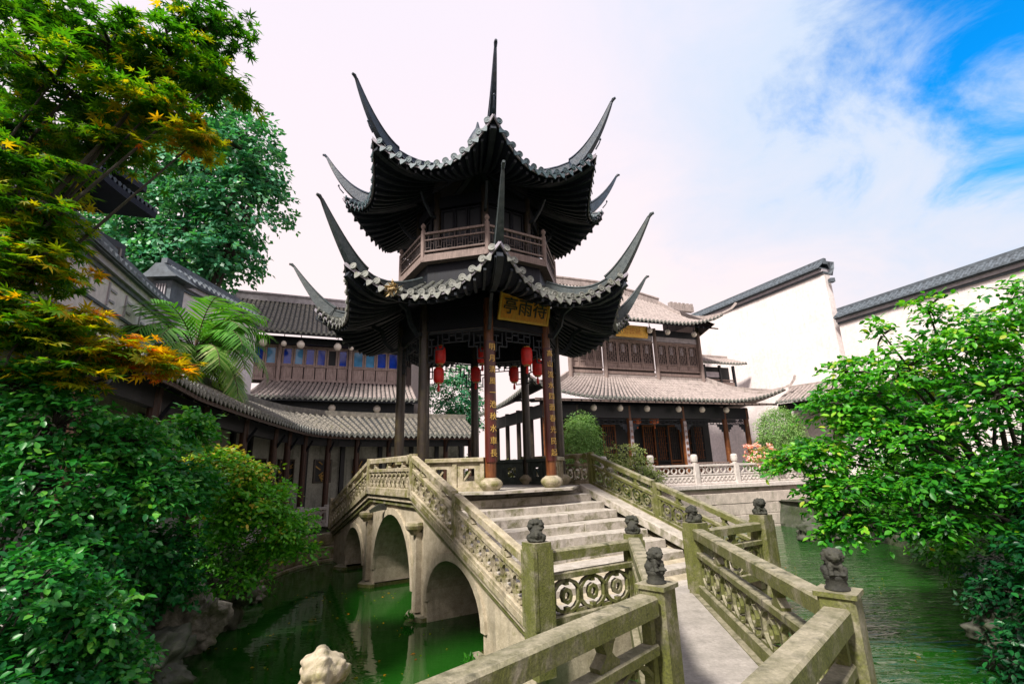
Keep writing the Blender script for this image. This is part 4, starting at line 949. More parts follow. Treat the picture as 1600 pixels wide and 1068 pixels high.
# upper storey
for u in (1.4, 3.30, 6.32, 9.12):
    s = MB(); s.lathe(FR(u, -1.75, 5.9), [(0.10, 0), (0.10, 2.7)], 10); s.build('upper_post', M['rose_wood'], hall)
for u1, u2 in ((1.4, 3.30), (3.30, 6.32), (6.32, 9.12)):
    nL = 4; a, b_ = u1+0.10, u2-0.10
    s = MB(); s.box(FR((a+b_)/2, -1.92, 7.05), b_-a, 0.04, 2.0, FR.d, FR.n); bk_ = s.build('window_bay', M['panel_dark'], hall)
    for z, h in ((6.22, 0.14), (6.42, 0.05), (7.88, 0.09)):
        s = MB(); s.box(FR((a+b_)/2, -1.84, z), b_-a, 0.10, h, FR.d, FR.n); s.build('bay_rail', M['panel_hall'], bk_)
    for i in range(nL):
        x1, x2 = lerp(a, b_, i/nL)+0.012, lerp(a, b_, (i+1)/nL)-0.012
        s = MB()
        for x in (x1+0.025, x2-0.025): s.box(FR(x, -1.84, 7.13), 0.05, 0.05, 1.40, FR.d, FR.n)
        for z in (6.47, 6.75, 7.80): s.box(FR((x1+x2)/2, -1.84, z), x2-x1-0.10, 0.05, 0.05, FR.d, FR.n)
        s.box(FR((x1+x2)/2, -1.86, 6.61), x2-x1-0.1, 0.02, 0.22, FR.d, FR.n)
        w_ = s.build('window', M['panel_hall'], hall)
        s = MB(); lattice_leaf(s, FR, x1+0.05, x2-0.05, -1.84, 6.78, 7.78, 5, 0.02, 9); s.build('window_lattice', M['panel_hall'], w_)
        s = MB(); s.box(FR((x1+x2)/2, -1.87, 7.50), 0.20, 0.015, 0.40, FR.d, FR.n); s.build('pale_pane', M['band'], w_)
    s = MB(); s.box(FR((a+b_)/2, -1.82, 8.08), b_-a, 0.05, 0.26, FR.d, FR.n); s.build('frieze', M['band'], hall)
    s = MB(); s.box(FR((a+b_)/2, -1.80, 8.38), b_-a, 0.10, 0.34, FR.d, FR.n); s.build('upper_beam', M['hall_dark'], hall)
def PRup(u, v):
    uu = lerp(0.6, lerp(9.0, 9.7, v), u); e = max(0.0, (uu-6.6)/3.1)
    zr = 11.75-0.13*max(0, uu-5)**1.15
    return FR(uu, lerp(-4.6, -0.6+0.22*e**2, v), lerp(zr, 8.62, 1-(1-v)**1.35)+0.62*e**2.4*v**3)
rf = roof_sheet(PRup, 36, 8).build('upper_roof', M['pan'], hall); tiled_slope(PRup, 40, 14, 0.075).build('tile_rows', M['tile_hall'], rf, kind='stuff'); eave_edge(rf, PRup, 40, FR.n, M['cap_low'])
s = MB(); s.sweep([PRup(i/20, 0)+UP*0.10 for i in range(21)], lambda i: [(-0.12, -0.15), (0.12, -0.15), (0.12, 0.18), (0.16, 0.2), (0.16, 0.28), (-0.16, 0.28), (-0.16, 0.2), (-0.12, 0.18)]); s.build('main_ridge', M['tile_hall'], rf)
s = MB(); s.sweep([PRup(1, v/8)+UP*0.08 for v in range(9)]+[FR(10.15, -0.2, 9.55), FR(10.45, -0.15, 9.85)], lambda i: [(-0.09, -0.06), (0.09, -0.06), (0.07, 0.16), (-0.07, 0.16)] if i < 8 else [(-0.05, -0.04), (0.05, -0.04), (0.03, 0.06), (-0.03, 0.06)]); s.build('hip_ridge', M['tile_hall'], rf)
s = MB(); s.box(FR(10.7, -4.6, 11.0), 1.7, 0.30, 0.34, FR.d, FR.n)
for i in range(6): s.box(FR(9.95+0.3*i, -4.6, 11.25), 0.16, 0.28, 0.18, FR.d, FR.n)
s.build('ridge_end', M['tile_hall'], rf)
s = MB(); s.prism([(9.05, 6.0), (9.05, 10.9), (9.05+0.0, 11.0)], (0.01, 0, 0)) if False else s.box(FR(9.1, -3.3, 7.5), 0.12, 3.0, 3.2, FR.d, FR.n); s.build('end_wall', M['panel_hall'], hall)
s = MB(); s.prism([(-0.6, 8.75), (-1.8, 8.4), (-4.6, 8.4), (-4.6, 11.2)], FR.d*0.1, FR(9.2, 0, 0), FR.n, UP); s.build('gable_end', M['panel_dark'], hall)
# gold signboard
lean = 0.18; un = (UP*COS(lean)+FR.n*SIN(lean)); nn = FR.n*COS(lean)-UP*SIN(lean)
s = MB(); s.box(FR(4.70, -1.35, 8.24), 1.86, 0.05, 0.60, FR.d, nn, un); gb = s.build('gold_signboard', M['sign_edge'], hall)
me = text_mesh('堂碧延', 0.36, 0.006, M['sign']); o = inst(me, 'lettering', gb, FR(4.70, -1.35, 8.24)+nn*0.032); o.rotation_mode = 'QUATERNION'; o.rotation_quaternion = Matrix((FR.d, un, nn)).transposed().to_quaternion()

# ---------------- left hall
lh = thing('side_hall', 'two storey hall with small cobalt window panes and grey roofs beyond the covered gallery', 'hall', FL(2, -3, 1.0))
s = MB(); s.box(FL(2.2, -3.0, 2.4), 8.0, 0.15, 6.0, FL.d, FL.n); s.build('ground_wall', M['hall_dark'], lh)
def PLlow(u, v):
    uu = lerp(lerp(-0.25, -0.75, v), 6.0, u); return FL(uu, lerp(-1.55, 0.0, v), lerp(5.80, 4.92, 1-(1-v)**1.2))
rf = roof_sheet(PLlow, 20, 5).build('lower_roof', M['pan'], lh); tiled_slope(PLlow, 34, 7, 0.075).build('tile_rows', M['tile_hall'], rf, kind='stuff'); eave_edge(rf, PLlow, 34, FL.n, M['cap_low'])
s = MB(); s.sweep([PLlow(0, v/5)+UP*0.05 for v in range(6)], lambda i: [(-0.08, -0.04), (0.08, -0.04), (0.06, 0.12), (-0.06, 0.12)]); s.build('hip_ridge', M['tile_hall'], rf)
s = MB(); s.box(FL(2.6, -0.5, 4.55), 6.6, 0.2, 0.5, FL.d, FL.n); s.build('eave_beam', M['hall_dark'], lh)
for u in (-0.4, 2.9, 5.7):
    s = MB(); s.lathe(FL(u, -0.9, 1.0), [(0.11, 0), (0.11, 3.8)], 10); s.build('hall_column', M['column'], lh)
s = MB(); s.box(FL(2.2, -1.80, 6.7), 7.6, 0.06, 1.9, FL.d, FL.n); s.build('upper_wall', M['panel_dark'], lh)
for u in (-1.55, 0.12, 3.12, 5.45):
    s = MB(); s.lathe(FL(u, -1.58, 5.8), [(0.085, 0), (0.085, 1.9)], 10); s.build('upper_post', M['panel_left'], lh)
wi = 0
for u1, u2, nL in ((-1.55, 0.12, 3), (0.12, 3.12, 6), (3.12, 5.45, 4)):
    a, b_ = u1+0.09, u2-0.09
    for z, h in ((5.92, 0.10), (6.55, 0.05), (7.45, 0.07)):
        s = MB(); s.box(FL((a+b_)/2, -1.68, z), b_-a, 0.08, h, FL.d, FL.n); s.build('bay_rail', M['panel_left'], lh)
    for i in range(nL):
        x1, x2 = lerp(a, b_, i/nL)+0.01, lerp(a, b_, (i+1)/nL)-0.01; s = MB()
        for x in (x1+0.035, x2-0.035): s.box(FL(x, -1.68, 6.98), 0.07, 0.05, 0.80, FL.d, FL.n)
        for z in (6.62, 7.37): s.box(FL((x1+x2)/2, -1.68, z), x2-x1-0.14, 0.05, 0.06, FL.d, FL.n)
        w_ = s.build('window', M['panel_left'], lh); kind = ('blue_glass', 'blue_glass', 'pale_glass', 'blue_glass', 'pale_glass', 'blue_glass', 'blue_glass', 'hall_dark', 'blue_glass', 'pale_glass', 'pale_glass', 'blue_glass', 'blue_glass')[wi % 13]; wi += 1
        s = MB(); s.box(FL((x1+x2)/2, -1.71, 7.0), (x2-x1)-0.14, 0.015, 0.70, FL.d, FL.n); s.build('window_pane', M[kind], w_)
        s = MB(); s.box(FL((x1+x2)/2, -1.70, 6.24), x2-x1-0.03, 0.04, 0.56, FL.d, FL.n)
        s.box(FL((x1+x2)/2, -1.672, 6.24), x2-x1-0.18, 0.02, 0.40, FL.d, FL.n); s.build('panel', M['panel_left'], lh)
s = MB(); s.box(FL(2.2, -1.3, 7.62), 7.9, 0.2, 0.32, FL.d, FL.n); s.build('upper_beam', M['hall_dark'], lh)
def PLup(u, v):
    uu = lerp(-2.35, 6.3, u); return FL(uu, lerp(-4.5, -0.35, v), lerp(10.42, 7.80, 1-(1-v)**1.25))
rf = roof_sheet(PLup, 24, 7).build('upper_roof', M['pan'], lh); tiled_slope(PLup, 42, 14, 0.08).build('tile_rows', M['tile_gal'], rf, kind='stuff'); eave_edge(rf, PLup, 42, FL.n, M['cap_low'])
for w1, w2, z1, z2, u1, u2 in ((-0.02, -2.9, 4.84, 5.1, -0.6, 6.0), (-0.37, -1.8, 7.72, 8.15, -2.3, 6.3)):
    s = MB(); s.add([FL(u1, w1, z1), FL(u2, w1, z1), FL(u2, w2, z2), FL(u1, w2, z2)], [(0, 1, 2, 3)]); s.build('eave_soffit', M['soffit'], lh)
    s = MB(); s.box(FL((u1+u2)/2, w1-0.02, z1-0.02), u2-u1, 0.04, 0.09, FL.d, FL.n); s.build('fascia', M['hall_dark'], lh)
    for i in range(18):
        u = lerp(u1, u2, (i+0.5)/18); s = MB(); s.beam(FL(u, w1, z1-0.03), FL(u, w2, z2-0.03), 0.06, 0.07); s.build('rafter', M['wood'], lh)
s = MB(); s.box(FL(2.0, -4.5, 10.55), 8.9, 0.26, 0.34, FL.d, FL.n); s.box(FL(2.0, -4.5, 10.76), 9.0, 0.36, 0.08, FL.d, FL.n); s.build('main_ridge', M['band'], rf)
s = MB(); s.sweep([PLup(0, v/8)+UP*0.06 for v in range(9)], lambda i: [(-0.10, -0.25), (0.10, -0.25), (0.10, 0.12), (-0.10, 0.12)]); s.build('verge_ridge', M['coping'], rf)
s = MB(); s.prism([(-0.35, 7.6), (-1.6, 4.5), (-7.5, 4.5), (-7.5, 8.0), (-4.5, 10.3)], FL.d*0.12, FL(-2.2, 0, 0), FL.n, UP); s.build('gable_wall', M['hall_dark'], lh)
s = MB(); s.tube([FL(-2.0, -0.5, 7.5), FL(-1.95, -0.45, 5.2)], 0.05, 8); s.build('downpipe', M['band'], lh)
s = MB(); s.box(FL(6.5, -2.6, 4.6), 0.25, 4.2, 7.4, FL.d, FL.n); s.build('end_wall', M['white_wall'], lh)

# ---------------- white boundary walls with slate copings
def coped_wall(name, label, a, b_, ztop, th=0.4, zbot=0.0, cope_w=1.0, band=False, steps=None):
    a = Vector((a[0], a[1], 0)); b_ = Vector((b_[0], b_[1], 0)); d = (b_-a).normalized(); nrm = Vector((-d.y, d.x, 0)); L_ = (b_-a).length; c = (a+b_)/2
    o = thing(name, label, 'wall', c)
    s = MB(); s.box(c+UP*(zbot+(ztop-zbot)/2-0.3), L_, th, ztop-zbot-0.6, d, nrm); s.build('wall_face', M['white_wall'], o)
    for z, w, h, mt in ((ztop-0.56, th+0.12, 0.10, 'coping'), (ztop-0.44, th+0.26, 0.14, 'band'), (ztop-0.34, th+0.44, 0.06, 'coping')):
        s = MB(); s.box(c+UP*z, L_+0.05, w, h, d, nrm); s.build('corbel_course', M[mt], o)
    for sg in (-1, 1):
        def P(u, v, sg=sg): return a+d*(L_*u)+nrm*sg*lerp(0.04, cope_w/2, v)+UP*lerp(ztop+0.10, ztop-0.28, v)
        mb = tiled_slope(P, max(6, int(L_/0.24)), 3, 0.075)
        mb.build('coping_tiles', M['coping'], o, kind='stuff')
        roof_sheet(P, 6, 2, 0.05).build('coping_bed', M['coping'], o)
    s = MB(); s.box(c+UP*(ztop+0.15), L_+0.1, 0.18, 0.16, d, nrm); s.build('coping_ridge', M['coping'], o)
    if band:
        for sg in (-1, 1):
            s = MB(); s.box(c+UP*(ztop-1.25)+nrm*sg*(th/2+0.02), L_, 0.05, 0.06, d, nrm); s.build('moulding', M['coping'], o)
            k = int(L_/0.8)
            for i in range(k):
                s = MB(); pc = a+d*(L_*(i+0.5)/k)+nrm*sg*(th/2+0.015)+UP*(ztop-0.92); s.box(pc, 0.05, 0.03, 0.5, d, nrm); s.box(pc+d*0.2+UP*0.12, 0.3, 0.025, 0.05, d, nrm); s.box(pc+d*0.2-UP*0.12, 0.22, 0.025, 0.05, d, nrm); s.build('carved_panel', M['band'], o)
    return o
coped_wall('boundary_wall', 'tall white gable wall with slate coping rising behind the right hall', (12.2, 32.4), (15.98, 22.95), 11.5)
coped_wall('boundary_wall', 'lower long white wall with slate coping above the green tree on the right', (16.06, 22.72), (20.2, 10.9), 8.75)
w_ = coped_wall('boundary_wall', 'white wall with carved frieze and slate coping behind the orange maple', (-7.3, 5.2), (-9.95, 13.2), 6.6, band=True, cope_w=0.9)
coped_wall('boundary_wall', 'short white wall with dark coping behind the palm beside the carved lantern pier', (-10.40, 13.5), (-10.22, 18.3), 8.05, cope_w=0.9)
# hooked end ornament of the tall wall
s = MB(); s.sweep([(15.98, 22.9, 11.5), (16.08, 22.65, 11.35), (16.06, 22.62, 11.0), (15.98, 22.7, 10.75)], lambda i: [(-0.14, -0.08), (0.14, -0.08), (0.14, 0.08), (-0.14, 0.08)]); s.box((16.0, 22.72, 10.45), 0.22, 0.22, 0.2)
tag(s.build('wall_end_ornament', M['coping']), 'hooked grey ornament on the upper end of the tall white gable wall', 'ornament')
# carved lantern pier where the two left walls meet
lp = thing('lantern_pier', 'small dark roofed brick lantern pier on the corner of the left white walls', 'pier', (-10.1, 13.4, 5.5))
s = MB(); s.box((-10.1, 13.4, 6.2), 0.5, 0.5, 1.6); s.build('pier_shaft', M['grey_wall'], lp)
s = MB(); s.box((-10.1, 13.4, 7.05), 0.56, 0.56, 0.75); bx = s.build('lantern_box', M['coping'], lp)
s = MB()
for i in range(4): s.box((-10.22+0.08*i, 13.10, 7.05), 0.03, 0.04, 0.5)
s.build('lantern_grille', M['band'], bx)
s = MB(); s.prism([(-0.55, 0), (0.55, 0), (0.3, 0.2), (0.12, 0.42), (-0.12, 0.42), (-0.3, 0.2)], (0, 1.0, 0), (-10.1, 12.9, 7.45), (1, 0, 0), (0, 0, 1)); s.build('lantern_roof', M['coping'], lp)

# ---------------- covered gallery along the west bank
class Poly:
    """polyline with offsets to its left side (away from the pond)"""
    def __init__(s, pts):
        s.p = [Vector(p) for p in pts]; s.L = [0]
        for a, b_ in zip(s.p, s.p[1:]): s.L.append(s.L[-1]+(b_-a).length)
        s.n = []
        for i in range(len(s.p)):
            d1 = (s.p[i]-s.p[i-1]) if i else (s.p[1]-s.p[0]); d2_ = (s.p[i+1]-s.p[i]) if i < len(s.p)-1 else d1
            d1.z = d2_.z = 0; d1.normalize(); d2_.normalize(); n1 = Vector((-d1.y, d1.x, 0)); n2 = Vector((-d2_.y, d2_.x, 0)); mm = (n1+n2).normalized(); s.n.append(mm/max(0.5, mm.dot(n1)))
    def at(s, f, off=0.0):
        x = f*s.L[-1]; i = 0
        while i < len(s.p)-2 and x > s.L[i+1]: i += 1
        t = (x-s.L[i])/(s.L[i+1]-s.L[i]); t = min(1, max(0, t))
        return s.p[i].lerp(s.p[i+1], t)+s.n[i].lerp(s.n[i+1], t)*off, s.n[i].lerp(s.n[i+1], t).normalized()
EP = Poly([(-4.9, 5.9, 3.43), (-5.35, 7.6, 3.40), (-5.80, 9.0, 3.37), (-6.02, 10.3, 3.34), (-6.22, 11.8, 3.30), (-6.45, 13.9, 3.25), (-6.58, 15.6, 3.21), (-6.52, 16.7, 3.20), (-6.05, 17.8, 3.20), (-4.8, 18.75, 3.20), (-1.5, 20.3, 3.20)])
gal = thing('covered_gallery', 'covered gallery with lattice windows and a scalloped tile roof curving along the left bank', 'gallery', (-7, 13, 0.25))
def PG(u, v):
    p, n_ = EP.at(u, 1.62*(1-v)); p = p.copy(); p.z += 0.82*(1-v)**0.9; return p
rf = roof_sheet(PG, 60, 5).build('gallery_roof', M['pan'], gal)
NR = int(EP.L[-1]/0.205); tiled_slope(PG, NR, 9, 0.072).build('tile_rows', M['tile_gal'], rf, kind='stuff')
def PGb(u, v):
    p, n_ = EP.at(u, 1.62+1.5*v); p = p.copy(); p.z += 0.82-0.75*v; return p
roof_sheet(PGb, 40, 3).build('back_slope', M['tile_gal'], rf)
s = MB(); s.sweep([PG(i/50, 0)+UP*0.08 for i in range(51)], lambda i: [(-0.10, -0.10), (0.10, -0.10), (0.08, 0.12), (-0.08, 0.12)]); s.build('gallery_ridge', M['tile_gal'], rf)
for i in range(NR):
    p, n_ = EP.at((i+0.5)/NR); rz = math.atan2(-n_.y, -n_.x); inst(SMALL_CAP, 'round_eave_tile', rf, p-n_*0.02+UP*0.03, (0, 0, rz+random.uniform(-.06, .06)))
    if i < NR-1: p, n_ = EP.at((i+1)/NR); inst(SMALL_DRIP, 'drip_tile', rf, p-n_*0.02+UP*0.0, (random.uniform(-.08, .08), -0.1, math.atan2(-n_.y, -n_.x)))
s = MB(); s.sweep([EP.at(i/40, 0.04)[0]-UP*0.13 for i in range(41)], lambda i: [(-0.02, -0.035), (0.02, -0.035), (0.02, 0.035), (-0.02, 0.035)]); s.build('fascia', M['column_dark_red'], rf)
s = MB(); s.sweep([EP.at(i/40, 0.55)[0]-UP*0.22 for i in range(41)], lambda i: [(-0.07, -0.18), (0.07, -0.18), (0.07, 0.18), (-0.07, 0.18)]); s.build('eave_beam', M['hall_dark'], gal)
for i in range(26):
    p, n_ = EP.at((i+0.5)/26, 0.08); p2, _ = EP.at((i+0.5)/26, 1.6); s = MB(); s.beam(p-UP*0.17, p2+UP*0.60, 0.06, 0.06); s.build('rafter', M['wood'], rf)
# wall of the gallery in bays, with square lattice windows
s = MB(); a = [EP.at(i/40, 1.72)[0] for i in range(41)]
vs = []
for p in a:
    _z = p.z
    for dz in (-3.2, 0.55): vs.append((p.x, p.y, 0.2 if dz < 0 else _z+0.5))
s.add(vs, [(2*i, 2*i+2, 2*i+3, 2*i+1) for i in range(40)]); gw = s.build('gallery_wall', M['grey_wall'], gal)
cols = [0.02, 0.14, 0.26, 0.38, 0.495, 0.555, 0.615, 0.675, 0.735, 0.80, 0.87, 0.93, 0.99]
for f in cols:
    p, n_ = EP.at(f, 0.50); s = MB(); s.lathe((p.x, p.y, 0.25), [(0.14, 0), (0.14, 0.12), (0.10, 0.2), (0.10, p.z-0.3)], 12); c_ = s.build('gallery_column', M['column_dark_red'], gal)
    t = n_.cross(UP); s = MB(); s.sweep([Vector((p.x, p.y, p.z-0.62))-n_*0.08, Vector((p.x, p.y, p.z-0.50))-n_*0.15, Vector((p.x, p.y, p.z-0.27))-n_*0.30], lambda i: [(-0.025, -0.03), (0.025, -0.03), (0.025, 0.03), (-0.025, 0.03)]); s.build('eave_bracket', M['wood'], gal)
    p2, _ = EP.at(f, 1.66); s = MB(); s.box((p2.x, p2.y, 1.7), 0.16, 0.10, 2.9, n_.cross(UP), n_); s.build('wall_post', M['hall_dark'], gal)
for f1, f2 in zip(cols[3:], cols[4:]):
    f = (f1+f2)/2; p, n_ = EP.at(f, 1.69); t = n_.cross(UP); c = Vector((p.x, p.y, 1.95)); w = 0.30
    s = MB(); s.box(c, 2*w, 0.03, 0.74, t, n_); wn = s.build('lattice_window', M['hall_dark'], gal)
    s = MB()
    for sg in (-1, 1): s.box(c+t*sg*(w+0.03)-n_*0.03, 0.06, 0.08, 0.86, t, n_); s.box(c+UP*sg*0.40-n_*0.03, 2*w, 0.08, 0.06, t, n_)
    s.build('window_frame', M['column'], wn)
    s = MB(); rr = random.Random(int(f*1000))
    for k in range(11):
        x = rr.uniform(-w, w); z = rr.uniform(-0.33, 0.33); l = rr.uniform(0.12, 0.3); a_ = rr.choice((0.6, -0.6, 1.1, -1.1, 0.2))
        s.beam(c+t*(x-l/2*COS(a_))+UP*(z-l/2*SIN(a_))-n_*0.035, c+t*(x+l/2*COS(a_))+UP*(z+l/2*SIN(a_))-n_*0.035, 0.035, 0.03, up=n_)
    s.build('window_tracery', M['brass'], wn)
s = MB(); s.add([(p.x, p.y, 0.27) for p in [EP.at(i/30, -0.3)[0] for i in range(31)]]+[(p.x, p.y, 0.27) for p in [EP.at(i/30, 1.75)[0] for i in range(31)]], [(i, i+1, 32+i, 31+i) for i in range(30)]); s.build('gallery_floor', M['deck'], gal)
gb_ = thing('low_balustrade', 'low white pierced balustrade along the gallery edge left of the bridge', 'balustrade', (-6.4, 15, 0.3))
BP = Poly([(-6.55, 12.2, 0), (-6.62, 14.2, 0), (-6.45, 15.6, 0), (-6.0, 16.15, 0)])
for i in range(5):
    p, n_ = BP.at(i/4); s = MB(); s.box((p.x, p.y, 0.57), 0.14, 0.14, 0.66, n_, n_.cross(UP)); s.build('balustrade_post', M['stone_white'], gb_)
    if i < 4:
        p2, _ = BP.at((i+1)/4)
        s = MB(); s.beam(p+UP*0.80, p2+UP*0.80, 0.12, 0.08); s.beam(p+UP*0.32, p2+UP*0.32, 0.14, 0.10); s.build('balustrade_rail', M['stone_white'], gb_)
        s = MB(); e = (p2-p).normalized(); Lq = (p2-p).length
        for k in range(4): s.annulus(p+e*(Lq*(k+0.5)/4)+UP*0.56, 0.11, 0.17, 0.06, e, UP, 10, 1.1); s.beam(p+e*(Lq*k/4)+UP*0.36, p+e*(Lq*k/4)+UP*0.76, 0.05, 0.06)
        s.build('balustrade_openwork', M['stone_white'], gb_)
# quay stones under it
qy = thing('quay_wall', 'low quay of pale stone blocks at the water edge below the gallery', 'quay', (-6.5, 14.5, -0.7))
QP = Poly([(-6.62, 11.4, 0), (-6.78, 13.2, 0), (-6.70, 14.6, 0), (-6.35, 15.9, 0), (-5.6, 16.5, 0)])
for r_ in range(3):
    n = 8
    for i in range(n):
        f1 = (i+0.5*(r_ % 2)*0.6)/n; f2 = min(1, f1+1/n-0.004); p, n_ = QP.at(f1, -0.24+0.05*r_); p2, _ = QP.at(f2, -0.24+0.05*r_)
        s = MB(); s.beam(p+UP*(-0.82+0.36*r_), p2+UP*(-0.82+0.36*r_), 0.34, 0.345, ch=0.02); s.build('stone_block', M['stone'], qy)

# ---------------- small hall and side roof on the right
sh = thing('small_hall', 'small dark timber loft with a grey tiled roof behind the right end of the hall', 'loft', FR(11.8, -3.2, 4))
def PS(u, v): uu = lerp(lerp(10.2, 9.9, v), lerp(12.6, 13.2, v), u); return FR(uu, lerp(-3.6, -2.6, v), lerp(7.72, 7.22, v)+0.08*max(0, u-0.8)*5*v)
rf = roof_sheet(PS, 8, 3).build('loft_roof', M['pan'], sh); tiled_slope(PS, 15, 4, 0.075).build('tile_rows', M['tile_hall'], rf, kind='stuff'); eave_edge(rf, PS, 15, FR.n, M['cap_low'])
s = MB(); s.box(FR(11.4, -3.6, 7.80), 2.6, 0.2, 0.16, FR.d, FR.n); s.build('loft_ridge', M['tile_hall'], rf)
s = MB(); s.box(FR(11.5, -3.6, 5.6), 2.4, 0.12, 3.2, FR.d, FR.n); s.build('loft_wall', M['hall_dark'], sh)
for u in (10.5, 11.6, 12.6):
    s = MB(); s.box(FR(u, -3.1, 5.6), 0.12, 0.12, 3.2, FR.d, FR.n); s.build('loft_post', M['hall_dark'], sh)
s = MB(); s.box(FR(11.05, -3.1, 6.65), 0.9, 0.05, 0.30, FR.d, FR.n); s.build('pale_window', M['band'], sh)
s = MB(); s.box(FR(11.5, -3.1, 6.35), 2.3, 0.06, 0.07, FR.d, FR.n); s.box(FR(11.5, -3.1, 6.0), 2.3, 0.06, 0.5, FR.d, FR.n); s.build('loft_rail', M['panel_hall'], sh)
sr = thing('side_corridor', 'low tiled corridor roof half hidden behind the green tree on the right', 'corridor', (14.6, 23.2, 1))
FS = Frame((13.1, 24.3, 0), (0.55, -0.835, 0), (-0.835, -0.55, 0))
def PQ(u, v): return FS(lerp(0, 8.5, u), lerp(-1.6, 0.1, v), lerp(5.45, 4.65, v))
rf = roof_sheet(PQ, 10, 3).build('corridor_roof', M['pan'], sr); tiled_slope(PQ, 40, 8, 0.075).build('tile_rows', M['tile_hall'], rf, kind='stuff'); eave_edge(rf, PQ, 40, FS.n, M['cap_low'])
s = MB(); s.box(FS(4.2, -1.7, 5.5), 8.6, 0.2, 0.2, FS.d, FS.n); s.build('corridor_ridge', M['tile_hall'], rf)
for u in (0.3, 2.3, 4.3, 6.3, 8.2):
    s = MB(); s.box(FS(u, -0.4, 2.5), 0.18, 0.18, 4.2, FS.d, FS.n); s.build('corridor_post', M['column'], sr)
s = MB(); s.box(FS(4.2, -0.4, 4.4), 8.6, 0.16, 0.4, FS.d, FS.n); s.build('eave_beam', M['hall_dark'], sr)
# dark roof corner among the maple branches, upper left
dr = thing('corner_pavilion', 'black eave corner of a garden pavilion showing between the maple branches at upper left', 'pavilion', (-8.6, 7.2, 0.25))
def PD1(u, v): return Vector((lerp(-11, -6.9, u)+0.16*v*u*u, lerp(8.2, 6.4, v), lerp(7.25, 6.75, v)+0.30*u**4*v))
def PD2(u, v): return Vector((lerp(-10.2, -6.72, v), lerp(8.3, 6.4, u)+1.6*(1-v)*u, lerp(7.25, 6.75, v)+0.30*u**4*v))
for i, PX_ in enumerate((PD1, PD2)):
    rf = roof_sheet(PX_, 10, 5, 0.12).build('pavilion_roof', M['soffit'], dr); tiled_slope(PX_, 18, 7, 0.08).build('tile_rows', M['tile'], rf, kind='stuff')
s = MB(); s.sweep([PD2(1, v/6)+UP*0.05 for v in range(7)]+[Vector((-6.5, 6.2, 7.3))], lambda i: [(-0.07, -0.05), (0.07, -0.05), (0.05, 0.12), (-0.05, 0.12)]); s.build('hip_ridge', M['ridge'], dr)
for p in ((-8.9, 8.2), (-8.9, 10.0), (-10.6, 8.2)):
    s = MB(); s.lathe((p[0], p[1], 0.2), [(0.13, 0), (0.13, 6.7)], 10); s.build('pavilion_column', M['column'], dr)
s = MB(); s.box((-9.8, 8.2, 6.9), 2.0, 0.16, 0.3); s.box((-8.9, 9.2, 6.9), 0.16, 2.0, 0.3); s.build('eave_beam', M['hall_dark'], dr)

# ================================================================== LANTERNS AND LAMPS
def red_lantern(p, ztop, label, h=0.42, r=0.135, mat='red_silk', group='red silk lanterns in the pavilion'):
    x, y, z = p; t = thing('red_lantern' if mat == 'red_silk' else 'orange_lantern', label, 'lantern', (x, y, z), group)
    b_ = MB(); n = 24; prof = [(0.55*r, -h*0.5), (0.86*r, -h*0.42), (0.97*r, -h*0.28), (r, 0), (0.97*r, h*0.28), (0.86*r, h*0.42), (0.55*r, h*0.5)]; vs = []
    for rr, zz_ in prof:
        for k in range(n): a = 2*PI*k/n; q_ = rr*(1.0 if k % 2 else 0.955); vs.append((x+q_*COS(a), y+q_*SIN(a), z+zz_))
    b_.add(vs, [(i*n+k, i*n+(k+1) % n, (i+1)*n+(k+1) % n, (i+1)*n+k) for i in range(len(prof)-1) for k in range(n)]); b_.build('lantern_body', M[mat], t, smooth=True)
    for s_ in (-1, 1): c = MB(); c.lathe((x, y, z+s_*h*0.5-0.02), [(0.56*r, 0), (0.60*r, 0.02), (0.56*r, 0.04)], 14); c.build('lantern_cap', M['brass'], t)
    c = MB(); c.tube([(x, y, z+h*0.5), (x, y, ztop)], 0.008, 5); c.build('hanging_cord', M['wood'], t)
    c = MB(); c.lathe((x, y, z-h*0.5-0.20), [(0.012, 0), (0.034, 0.02), (0.028, 0.12), (0.016, 0.15), (0.024, 0.17), (0.006, 0.20)], 8); c.build('tassel', M[mat], t)
    return t
red_lantern((-1.67, 10.9, 4.42), 5.0, 'upper of the two stacked red lanterns between the left pavilion columns')
red_lantern((-1.70, 10.93, 3.95), 4.25, 'lower of the two stacked red lanterns between the left pavilion columns', 0.36, 0.125)
red_lantern((-1.03, 13.2, 4.38), 5.0, 'red lantern in front of the rear column left of the pavilion entrance')
red_lantern((-0.78, 12.2, 4.68), 5.1, 'red lantern half hidden behind the front pavilion column')
red_lantern((0.03, 13.0, 4.31), 5.0, 'smaller red lantern hanging deepest between the two couplet columns')
red_lantern((0.33, 10.9, 4.33), 5.0, 'large red lantern hanging at the pavilion entrance just below the name board')
red_lantern((0.62, 12.0, 4.28), 5.0, 'red lantern partly hidden behind the right couplet column')
red_lantern(FR(4.63, -1.5, 3.90), 4.3, 'left of the two orange lanterns under the porch of the right hall', 0.40, 0.19, 'orange_silk', 'orange lanterns in the hall porch')
red_lantern(FR(5.61, -1.5, 3.88), 4.3, 'right of the two orange lanterns under the porch of the right hall', 0.36, 0.22, 'orange_silk', 'orange lanterns in the hall porch')
